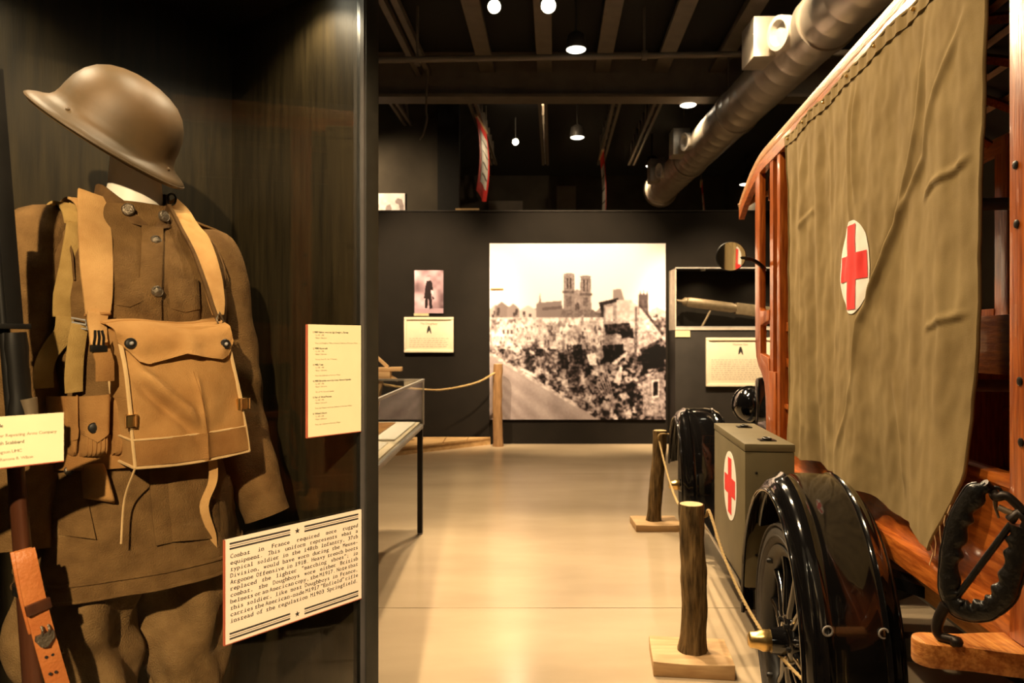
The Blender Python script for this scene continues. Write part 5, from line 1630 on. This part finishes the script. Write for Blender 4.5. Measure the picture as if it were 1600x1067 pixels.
# engine hood, radiator, cowl
def hood(u, v):
    A = lerp(0, math.pi, u)
    s = lerp(1.62, 2.60, v)
    wv = lerp(0.33, 0.26, v)
    c = math.cos(A)
    return T(s, 0.71 - wv * math.copysign(abs(c) ** 0.6, c), 0.62 + 0.40 * abs(math.sin(A)) ** 0.55)
MB().grid(hood, 32, 10).build('hood', 'black', TRK, True)
MB(T).box(2.60, 2.70, 0.45, 0.97, 0.52, 1.06).build('radiator', 'black', TRK, bevel=0.03)
for t_ in (0.47, 0.95):
    c = T(2.86, t_, 0.86)
    ax = Vector(T(1, 0, 0)) - Vector(T(0, 0, 0))
    hl = MB().lathe([(0.004, -0.135), (0.04, -0.13), (0.085, -0.105), (0.115, -0.06), (0.122, 0.0), (0.122, 0.06), (0.112, 0.065)], c, ax, 32).build('headlamp', 'black', TRK, True)
    MB().lathe([(0.124, 0.045), (0.130, 0.05), (0.130, 0.068), (0.112, 0.068)], c, ax, 32).build('lamp_ring', 'black', hl, True)
    MB().lathe([(0.112, 0.06), (0.112, 0.066), (0.06, 0.072), (0.002, 0.074)], c, ax, 32).build('lamp_glass', 'tglass', hl, True)
    MB(T).tube([(2.86, t_, 0.75), (2.80, t_ + (0.05 if t_ < 0.7 else -0.05), 0.60)], 0.016, 8).build('lamp_bracket', 'chassis', hl, True)
# wooden body
B0, B1 = 0.235, 1.185               # side planes
BR, BF = -1.25, 1.10
for t_ in (B0, B1):
    d = 0.022 if t_ == B0 else -0.022
    pn = MB(T).box(BR, BF, t_, t_ + d, 0.755, 1.00).build('side_panel', 'varnish_h', TRK)
    MB(T).box(BR, BF, t_ - (0.012 if t_ == B0 else -0.012), t_ + d * 1.5, 1.00, 1.022).build('top_rail', 'varnish_h', TRK, bevel=0.003)
    MB(T).box(BR, BF, t_ - (0.03 if t_ == B0 else -0.03), t_ + d * 2, 0.690, 0.755).build('sill', 'varnish_h', TRK, bevel=0.006)
    MB(T).box(BR, BF, t_ + d * 0.5, t_ + d * 2, 0.62, 0.690).build('under_sill', 'oaklight', TRK, bevel=0.004)
MB(T).box(BR, BF, B0, B1, 0.70, 0.73).build('body_floor', 'varnish_h', TRK)
# posts
def post(s0, s1, t_, w_, z0, z1, name='post'):
    return MB(T).box(s0, s1, t_, t_ + w_, z0, z1).build(name, 'varnish', TRK, bevel=0.006)
rp1 = post(-0.870, -0.788, B0 - 0.035, 0.06, 0.714, 2.21, 'rear_post')
for py in (258, 350, 595, 690, 905):
    s, z = TP(1585 + (py - 300) * 0.02, py, B0 - 0.036)
    c = T(s - 0.005, B0 - 0.036, z)
    MB().lathe([(0.0085, -0.002), (0.0085, 0.0015), (0.005, 0.003), (0.001, 0.003)], c, (-TR_[0], -TR_[1], 0), 12).build('bolt', 'iron', rp1, True)
post(-0.870, -0.788, B1 - 0.025, 0.06, 0.714, 2.21, 'rear_post')
for s0 in (-0.30, 0.32):
    post(s0, s0 + 0.06, B0 + 0.024, 0.045, 0.755, 2.2)
    post(s0, s0 + 0.06, B1 - 0.07, 0.045, 0.755, 2.2)
post(1.02, 1.075, B0 - 0.03, 0.06, 0.72, 2.2)
post(1.02, 1.075, B1 - 0.03, 0.06, 0.72, 2.2)
for z in (1.365, 1.205):
    MB(T).box(0.60, 1.02, B0 - 0.005, B0 + 0.025, z - 0.02, z + 0.02).build('slat', 'varnish_h', TRK, bevel=0.003)
    MB(T).box(0.60, 1.02, B1 - 0.025, B1 + 0.005, z - 0.02, z + 0.02).build('slat', 'varnish_h', TRK, bevel=0.003)
# shaped seat side board in front of the post
for t_ in (B0 - 0.035, B1 + 0.005):
    poly = [(1.075, 0.72), (1.26, 0.72), (1.265, 0.95), (1.275, 1.04), (1.30, 1.10), (1.36, 1.145), (1.43, 1.18), (1.475, 1.225), (1.495, 1.30), (1.50, 1.45), (1.50, 2.13), (1.41, 2.16), (1.41, 1.40), (1.16, 1.36), (1.16, 1.02), (1.075, 1.0)]
    poly = [(1.075, 0.72), (1.26, 0.72), (1.265, 0.95), (1.275, 1.04), (1.30, 1.10), (1.36, 1.145), (1.43, 1.18), (1.475, 1.225), (1.495, 1.30), (1.50, 1.45), (1.50, 2.17), (1.40, 2.17), (1.40, 1.47), (1.38, 1.45), (1.20, 1.45), (1.20, 1.40), (1.38, 1.38), (1.38, 1.24), (1.20, 1.22), (1.20, 1.16), (1.075, 1.16)]
    MB(T).prism(poly, lambda a, b, c: (a, c, b), t_, t_ + 0.03).build('seat_side_board', 'varnish', TRK, bevel=0.003)
    MB(T).box(1.14, 1.20, t_ + 0.004, t_ + 0.03, 1.16, 2.17).build('post', 'varnish', TRK)
# partition behind the seat and dash
MB(T).box(1.055, 1.07, B0 + 0.03, B1 - 0.03, 0.73, 1.30).build('seat_back', 'varnish', TRK)
MB(T).box(1.07, 1.42, B0 + 0.03, B1 - 0.03, 0.80, 0.98).build('seat_box', 'varnish', TRK, bevel=0.006)
MB(T).box(1.60, 1.63, B0 + 0.05, B1 - 0.05, 0.60, 1.10).build('dash_board', 'varnish', TRK)
# far side lining, roof bows
for z in (1.30,):
    MB(T).box(BR, BF, B1 - 0.012, B1, z + 0.05, z + 0.22).build('lining_board', 'varnish_h', TRK)
def roofz(v): return 2.205 + 0.15 * abs(math.sin(math.pi * v)) ** 0.8
def roofline(s):
    """rail height along the truck, dropping over the driver's visor"""
    return 2.195 - 0.15 * max(0, (s - 1.30) / 0.62) ** 1.8
def roof(off):
    def f(u, v):
        s = lerp(BR - 0.05, 1.92, u)
        return T(s, lerp(B0 - 0.02, B1 + 0.02, v), roofline(s) + 0.15 * abs(math.sin(math.pi * v)) ** 0.8 + 0.026 + off)
    return f
MB().shell(roof(0), roof(0.012), 40, 20).build('roof', 'roofcloth', TRK, True)
for s in np.arange(-1.2, 1.3, 0.34):
    pts = [T(s, lerp(B0 + 0.02, B1 - 0.02, v), roofline(s) + 0.15 * abs(math.sin(math.pi * v)) ** 0.8 - 0.004) for v in np.linspace(0, 1, 13)]
    MB().tube(pts, 0.020, 4, ref=(0, 0, 1)).build('roof_bow', 'varnish', TRK)
for k in range(6):
    v = (k + 1) / 7
    pts = [T(s, lerp(B0, B1, v), roofline(s) + 0.15 * abs(math.sin(math.pi * v)) ** 0.8 + 0.018) for s in np.linspace(BR, 1.85, 16)]
    MB().tube(pts, 0.016, 4).build('roof_slat', 'oaklight', TRK)
# roof side rails: dark under-rail and pale outer moulding
ss = list(np.linspace(BR - 0.05, 1.25, 10)) + list(np.linspace(1.30, 1.92, 12))
for t_, sg in ((B0, -1), (B1, 1)):
    pts = [T(s, t_ - sg * -0.005, roofline(s) - 0.02) for s in ss]
    n = len(pts)
    MB().ribbon([Vector(p) for p in pts], [(0, 0, 1)] * n, [(sg * TR_[0], sg * TR_[1], 0)] * n, 0.03, 0.06).build('roof_rail', 'varnish_h', TRK)
    pts = [T(s, t_ + sg * 0.014, roofline(s) + 0.022) for s in ss]
    MB().ribbon([Vector(p) for p in pts], [(0, 0, 1)] * n, [(sg * TR_[0], sg * TR_[1], 0)] * n, 0.022, 0.042).build('roof_moulding', 'oaklight', TRK, bevel=0.004)
# front visor bow across the roof edge
pts = [T(1.92, lerp(B0 - 0.03, B1 + 0.03, v), roofline(1.92) + 0.15 * abs(math.sin(math.pi * v)) ** 0.8 + 0.02) for v in np.linspace(0, 1, 15)]
MB().tube(pts, 0.022, 8).build('visor_bow', 'oaklight', TRK, True)
MB(T).box(1.48, 1.50, B0 + 0.03, B1 - 0.03, 2.02, 2.14).build('front_header', 'varnish', TRK)
# interior hanging bunks seen at the tail
MB(T).box(BR, 0.9, 0.62, 1.16, 1.24, 1.27).build('stretcher_shelf', 'varnish_h', TRK)
MB(T).box(-1.2, 0.8, 0.60, 0.63, 1.20, 1.38).build('shelf_board', 'varnish_h', TRK)
for py, t_ in ((602, 0.8), (318, 0.8)):
    s, z = TP(1558, py, t_)
    MB(T).tube([(s, B0 + 0.03, z), (s, B1 - 0.03, z)], 0.022, 10).build('cross_bar', 'grey', TRK, True)
# mirror
s, z = TP(1142, 400, 0.02)
mc = T(s, 0.02, z)
mn = Vector((-TU[0] * 1.0 - 0.0, -TU[1], 0)).normalized()
vd = (Vector((0, 0, HC)) - Vector(mc)).normalized()
tgt = (Vector(T(-0.2, 0.17, 1.6)) - Vector(mc)).normalized()
mn = (vd + tgt).normalized()
mr = MB().lathe([(0.060, -0.02), (0.068, -0.012), (0.070, 0.0), (0.066, 0.004), (0.066, 0.0015)], mc, mn, 36).build('mirror', 'chassis', TRK, True)
MB().lathe([(0.002, 0.001), (0.066, 0.001), (0.066, 0.0025), (0.002, 0.0025)], mc, mn, 36).build('mirror_glass', 'mirror', mr)
MB().tube(spline([Vector(mc) - mn * 0.02, Vector(T(s + 0.02, 0.12, z - 0.015)), Vector(T(1.45, B0, z - 0.03))], 6), 0.010, 8).build('mirror_arm', 'iron', mr, True)

# ---------------- canvas curtain with emblem
TC = 0.205
CREASES = (([(-0.44, 2.10), (-0.420, 2.02), (-0.372, 1.84), (-0.288, 1.70), (-0.18, 1.54), (-0.006, 1.365), (0.032, 1.24), (0.055, 1.12)], 0.015, 0.016),
           ([(-0.66, 2.04), (-0.60, 1.98), (-0.49, 1.88), (-0.425, 1.765), (-0.268, 1.65), (-0.11, 1.475), (-0.04, 1.36)], 0.012, 0.016),
           ([(-0.42, 1.64), (-0.50, 1.675), (-0.60, 1.68), (-0.68, 1.70)], 0.010, 0.011),
           ([(-0.44, 1.325), (-0.54, 1.345), (-0.665, 1.36)], 0.008, 0.010),
           ([(0.05, 1.2), (0.10, 1.08), (0.19, 0.93)], 0.010, 0.018),
           ([(0.45, 1.80), (0.55, 1.78), (0.66, 1.73)], 0.006, 0.014),
           ([(-0.20, 1.25), (-0.26, 1.05), (-0.27, 0.88)], 0.010, 0.022),
           ([(-0.50, 1.52), (-0.54, 1.30), (-0.50, 1.10)], 0.006, 0.03),
           ([(0.02, 2.12), (0.03, 1.9), (0.02, 1.72)], 0.016, 0.018),
           ([(0.075, 2.12), (0.085, 1.9), (0.06, 1.66)], 0.012, 0.018))
def creases(s, z):
    d = 0
    for pl, amp, wd_ in CREASES:
        best, bs, bk = 9.0, 0, 0
        for i in range(len(pl) - 1):
            (sa, za), (sb, zb) = pl[i], pl[i + 1]
            ux, uz = sb - sa, zb - za
            L2 = ux * ux + uz * uz
            k = max(0, min(1, ((s - sa) * ux + (z - za) * uz) / L2))
            dx, dz = s - sa - k * ux, z - za - k * uz
            q = (dx * dx + dz * dz) / (wd_ * wd_)
            if q < best:
                best, bs, bk = q, (dx * uz - dz * ux) / math.sqrt(L2) / wd_, (i + k) / (len(pl) - 1)
        if best < 9:
            d += amp * math.exp(-best) * (0.5 + 0.8 * bs) * min(1, 5 * bk, 5 * (1 - bk))
    return d
def curt(s, z, off=0.0):
    b = smooth((2.16 - z) / 0.25)
    wv = 0.35 + 0.65 * smooth((s - 0.05) / 0.5)
    fo_ = 0.0065 * math.sin(s * 34 + 1.2 * math.sin(z * 1.7)) * wv + 0.003 * math.sin(s * 71 + z * 1.1 + 1) * wv + 0.010 * math.sin(s * 11 + z * 0.9)
    pinch = 0.008 * math.exp(-((s - 0.30) / 0.02) ** 2) * smooth((z - 1.3) / 0.5)
    low = 0.014 * smooth((1.15 - z) / 0.3) * math.sin(s * 9.5 + 0.4)
    fine = 0.0036 * noise.noise((s * 16, z * 9, 3)) + 0.0018 * noise.noise((s * 34, z * 20, 8))
    d = fo_ * (0.25 + 0.75 * b) + pinch * b + low + creases(s, z) + fine
    return T(s, TC - 0.012 - d - off, z)
def cur_sz(a, b):
    zb = interp(a, [0, 0.06, 0.13, 0.3, 0.48, 0.68, 0.80, 0.90, 1.0], [0.895, 0.850, 0.842, 0.848, 0.852, 0.838, 0.822, 0.815, 0.81]) + 0.006 * math.sin(a * 31)
    zt = 2.172 - 0.012 * abs(math.sin(a * 14)) * 0.8
    z = lerp(zt, zb, b)
    sl_ = interp(z, [0.8, 1.2, 2.2], [0.835, 0.862, 0.880])
    sr_ = interp(z, [0.80, 0.86, 1.0, 1.3, 1.7, 2.2], [-0.510, -0.555, -0.640, -0.690, -0.712, -0.735])
    return lerp(sl_, sr_, a), z
CUR = thing('canvas_curtain', 'olive drab canvas side curtain hanging from the roof rail of the truck', 'curtain', T(0.1, TC, 0.80))
def cf(off):
    def f(a, b):
        s, z = cur_sz(a, b)
        return curt(s, z, off)
    return f
cloth = MB().shell(cf(0.0), cf(-0.003), 340, 220).build('cloth', 'olive', CUR, True)
# top hem, side hems
def edge(pts, r, name, m_='olive'):
    MB().tube(pts, r, 6, squash=0.6).build(name, m_, cloth, True)
edge([curt(*cur_sz(a, 0.0), 0.002) for a in np.linspace(0, 1, 90)], 0.006, 'top_hem')
edge([curt(*cur_sz(1.0, b), 0.001) for b in np.linspace(0, 1, 60)], 0.0045, 'side_hem')
edge([curt(*cur_sz(0.0, b), 0.001) for b in np.linspace(0, 1, 60)], 0.0045, 'side_hem')
MB().shell(lambda a, b: curt(*cur_sz(a, 0.03 * b), 0.002), lambda a, b: curt(*cur_sz(a, 0.03 * b), 0.004 + 0.003 * math.sin(a * 150)), 160, 4).build('hem_band', 'olive', cloth, True)
for a in (0.03, 0.18, 0.33, 0.48, 0.63, 0.78, 0.93):
    s, z = cur_sz(a, 0.012)
    MB().lathe([(0.005, -0.004), (0.005, 0.004), (0.001, 0.006)], curt(s, z, 0.006), (-TR_[0], -TR_[1], 0), 10).build('tack', 'brassy', cloth, True)
# frayed threads at the lower right corner
for k in range(5):
    s, z = cur_sz(1.0, 0.985 - 0.02 * k)
    p = Vector(curt(s, z, 0.002))
    MB().tube([p, p + Vector((0.006 - 0.004 * k, -0.004, -0.02)), p + Vector((0.002 * k - 0.004, -0.006, -0.05))], 0.0012, 4).build('loose_thread', 'thread', cloth)
sc, zc = 0.040, 1.532
RD = 0.146
def emb(r, a): return sc + r * math.cos(a) * 0.88, zc + r * math.sin(a)
def pol(off):
    def f(u, v):
        s, z = emb(RD * (0.02 + 0.98 * v), u * 2 * math.pi)
        return curt(s, z, off)
    return f
em = MB().grid(pol(0.0022), 64, 14, cu=True)
em.add([curt(*emb(RD * 0.02, k / 64 * 2 * math.pi), 0.0022) for k in range(64)], [tuple(range(64))])
ed = em.build('emblem_disc', 'white', cloth, True)
def rect(s0, s1, z0, z1, off):
    return lambda u, v: curt(lerp(s0, s1, u), lerp(z0, z1, v), off)
aw, al = 0.040, 0.132
mb = MB()
for r_ in ((sc - aw, sc + aw, zc - al, zc + al), (sc + aw, sc + al * 0.86, zc - aw * 1.02, zc + aw * 1.02), (sc - al * 0.86, sc - aw, zc - aw * 1.02, zc + aw * 1.02)):
    nu = 10
    mb.grid(rect(*r_, 0.0038), nu, 16)
mb.build('emblem_cross', 'red', ed, True)

# ---------------- medical box on the running board
BX = thing('medical_box', 'olive drab wooden box with a red cross on the running board', 'box', T(0.70, 0.02, 0.40))
b0, b1, bt0, bt1, bz0, bz1 = 0.475, 1.08, -0.070, 0.105, 0.40, 0.926
s_, _ = TP(1168, 696, bt0)
b0 = s_ + 0.02
b0 = max(b0, 0.40)
MB(T).box(b0, b1, bt0, bt1, bz0, bz1 - 0.03).build('box_body', 'boxpaint', BX, bevel=0.003)
lid_ = MB(T).box(b0 - 0.002, b1 + 0.002, bt0 - 0.002, bt1 + 0.002, bz1 - 0.028, bz1).build('box_lid', 'boxpaint', BX, bevel=0.004)
for s in (b0 + 0.10, b1 - 0.16):
    hs = MB(T).box(s - 0.025, s + 0.025, 0.0, 0.06, bz1, bz1 + 0.004).build('hasp_plate', 'iron', lid_)
    MB(T).tube([(s + 0.022 * math.cos(a), 0.03 + 0.014 * math.sin(a), bz1 + 0.008) for a in np.linspace(0, 6.283, 13)[:-1]], 0.004, 6, closed=True).build('hasp_ring', 'iron', lid_, True)
ec_s, ec_z = TP(1141, 758, bt0)
def cir(r, off, sx=1.0):
    return [(ec_s + r * sx * math.cos(a), bt0 - off, ec_z + r * math.sin(a)) for a in np.linspace(0, 6.283, 49)[:-1]]
mb = MB(T)
mb.add(cir(0.138, 0.0006) + cir(0.138, 0.0018), [tuple(range(48, 96))] + [(i, (i + 1) % 48, 48 + (i + 1) % 48, 48 + i) for i in range(48)])
e1 = mb.build('emblem_disc', 'white', BX)
aw, al = 0.036, 0.112
cr = [(-aw, -al), (aw, -al), (aw, -aw), (al, -aw), (al, aw), (aw, aw), (aw, al), (-aw, al), (-aw, aw), (-al, aw), (-al, -aw), (-aw, -aw)]
MB(T).prism(cr, lambda a, b, c: (ec_s + a, bt0 - c, ec_z + b), 0.0018, 0.003).build('emblem_cross', 'red', e1)
for z in (0.52, 0.82):
    c = T(b0 - 0.001, -0.03, z)
    MB().lathe([(0.005, 0), (0.005, 0.003), (0.001, 0.004)], c, (-TU[0], -TU[1], 0), 10).build('screw', 'iron', BX)

# ---------------- tail block (lying across the tail) and padded hoop
sb0, sb1, bt, bb_ = -0.840, -0.772, 0.712, 0.664
tn = 0.012
poly = []
for q in range(13):
    a = lerp(-math.pi / 2, math.pi / 2, q / 12)
    poly.append(((sb0 + sb1) / 2 + 0.035 * math.sin(a), tn + 0.035 - 0.035 * math.cos(a)))
poly += [(sb1, tn + 0.10), (sb1 + 0.012, tn + 0.15), (sb1 + 0.022, tn + 0.22), (sb1 + 0.022, 0.75), (sb0 - 0.03, 0.75), (sb0 - 0.03, tn + 0.22), (sb0 - 0.02, tn + 0.15), (sb0 - 0.004, tn + 0.09)]
MB(T).prism(poly, lambda a, b, c: (a, b, c), bb_, bt).build('tail_block', 'blockoak', TRK, bevel=0.007)
MB(T).bar((-0.81, 0.30, 0.62), (-0.81, 1.1, 0.62), 0.05, 0.044).build('block_bracket', 'chassis', TRK)
# the hoop stands on the block, turned a little towards the viewer
ha, hb_ = (-0.800, 0.040), (-0.918, 0.168)         # (s, t) of its left foot and right side
hl_ = math.hypot(hb_[0] - ha[0], hb_[1] - ha[1])
hd = ((hb_[0] - ha[0]) / hl_, (hb_[1] - ha[1]) / hl_)
wo, w1_ = T(ha[0], ha[1], 0), T(ha[0] + hd[0], ha[1] + hd[1], 0)
def H(k, o, z): return T(ha[0] + k * hd[0] - o * hd[1] * 1.0, ha[1] + k * hd[1] + o * hd[0], z)
def hp_(px, py, o=0.0):
    k, z = px_plane(px, py, wo[0], wo[1], w1_[0] - wo[0], w1_[1] - wo[1])
    return Vector((k, o, z))
HO = thing('padded_hoop', 'black leather padded hoop with a diagonal rod on the tail block of the truck', 'hoop', H(0.02, 0, bt))
ctr = [(1543, 758), (1522, 772), (1505, 800), (1492, 835), (1485, 870), (1482, 905), (1485, 930), (1498, 950), (1520, 956), (1545, 950), (1564, 936), (1577, 912), (1586, 880), (1592, 850), (1597, 822)]
P = spline([hp_(a, b) for a, b in ctr], 8)
n = len(P)
cen = hp_(1537, 862)
def hoopf(u, v):
    i = v * (n - 1)
    i0 = min(int(i), n - 2)
    p = P[i0].lerp(P[i0 + 1], i - i0)
    d = (P[i0 + 1] - P[i0]).normalized()
    x = Vector((0, 1, 0))
    y = d.cross(x).normalized()
    if y.dot(p - cen) < 0:
        y = -y
    a = 2 * math.pi * u
    r = 0.0175 * (0.45 + 0.55 * smooth(v / 0.06)) * (1 + 0.10 * noise.noise((v * 14, 3, 1)))
    inn = max(0, -math.sin(a))            # gathered leather on the inner side
    w2 = 1 + inn * (0.20 * math.sin(v * 95 + 3 * noise.noise((v * 12, 0, 0))) + 0.10) + 0.06 * noise.noise((math.cos(a) * 1.5, math.sin(a) * 1.5, v * 30))
    return tuple(p + x * (r * 0.62 * w2 * math.cos(a)) + y * (r * w2 * math.sin(a)))
MB(H).grid(hoopf, 24, 220, cu=True, cap=True).build('padded_rim', 'pad', HO, True)
seam = [Vector(hoopf(0.25, v)) for v in np.linspace(0.03, 0.97, 80)]
MB(H).tube(seam, 0.0028, 6).build('sewn_seam', 'pad', HO, True)
MB(H).tube([hp_(1492, 936), hp_(1580, 818)], 0.0062, 12).build('rod', 'pad', HO, True)
MB(H).tube(spline([hp_(1538, 754), hp_(1548, 768, -0.012), hp_(1558, 776), hp_(1572, 774), hp_(1587, 786), hp_(1600, 800)], 6), 0.0085, 8).build('fitting_link', 'hook', HO, True)
MB(H).tube([hp_(1553 + 9 * math.cos(a), 772 + 10 * math.sin(a), -0.012) for a in np.linspace(0, 6.283, 17)[:-1]], 0.003, 6, closed=True).build('fitting_ring', 'iron', HO, True)
MB(H).tube(spline([hp_(1552, 772, -0.017), hp_(1551, 792, -0.017), hp_(1557, 811, -0.014)], 6), [lerp(0.0055, 0.002, i / 12) for i in range(13)], 8).build('hook_prong', 'gun', HO, True)
MB(H).tube([hp_(1560, 792), hp_(1590, 806)], 0.006, 8).build('fitting_pin', 'gun', HO, True)
MB(H).tube([hp_(1578, 812), hp_(1592, 800), hp_(1606, 815), hp_(1598, 832)], 0.010, 8).build('clevis', 'hook', HO, True)
ft_ = [hp_(1478, 945), hp_(1468, 964), hp_(1464, 982), hp_(1470, 998), hp_(1482, 1002), hp_(1492, 1001)]
ft_ = [Vector((p.x, p.y, max(p.z, bt + 0.009))) for p in ft_]
MB(H).tube(spline(ft_, 6), [lerp(0.0115, 0.009, i / 30) for i in range(31)], 10).build('iron_foot', 'hook', HO, True)
q = hp_(1494, 1000)
MB(H).lathe([(0.002, 0), (0.011, 0.001), (0.013, 0.008), (0.009, 0.015), (0.001, 0.017)], (q.x, q.y, bt), (0, 0, 1), 14).build('foot_curl', 'hook', HO, True)
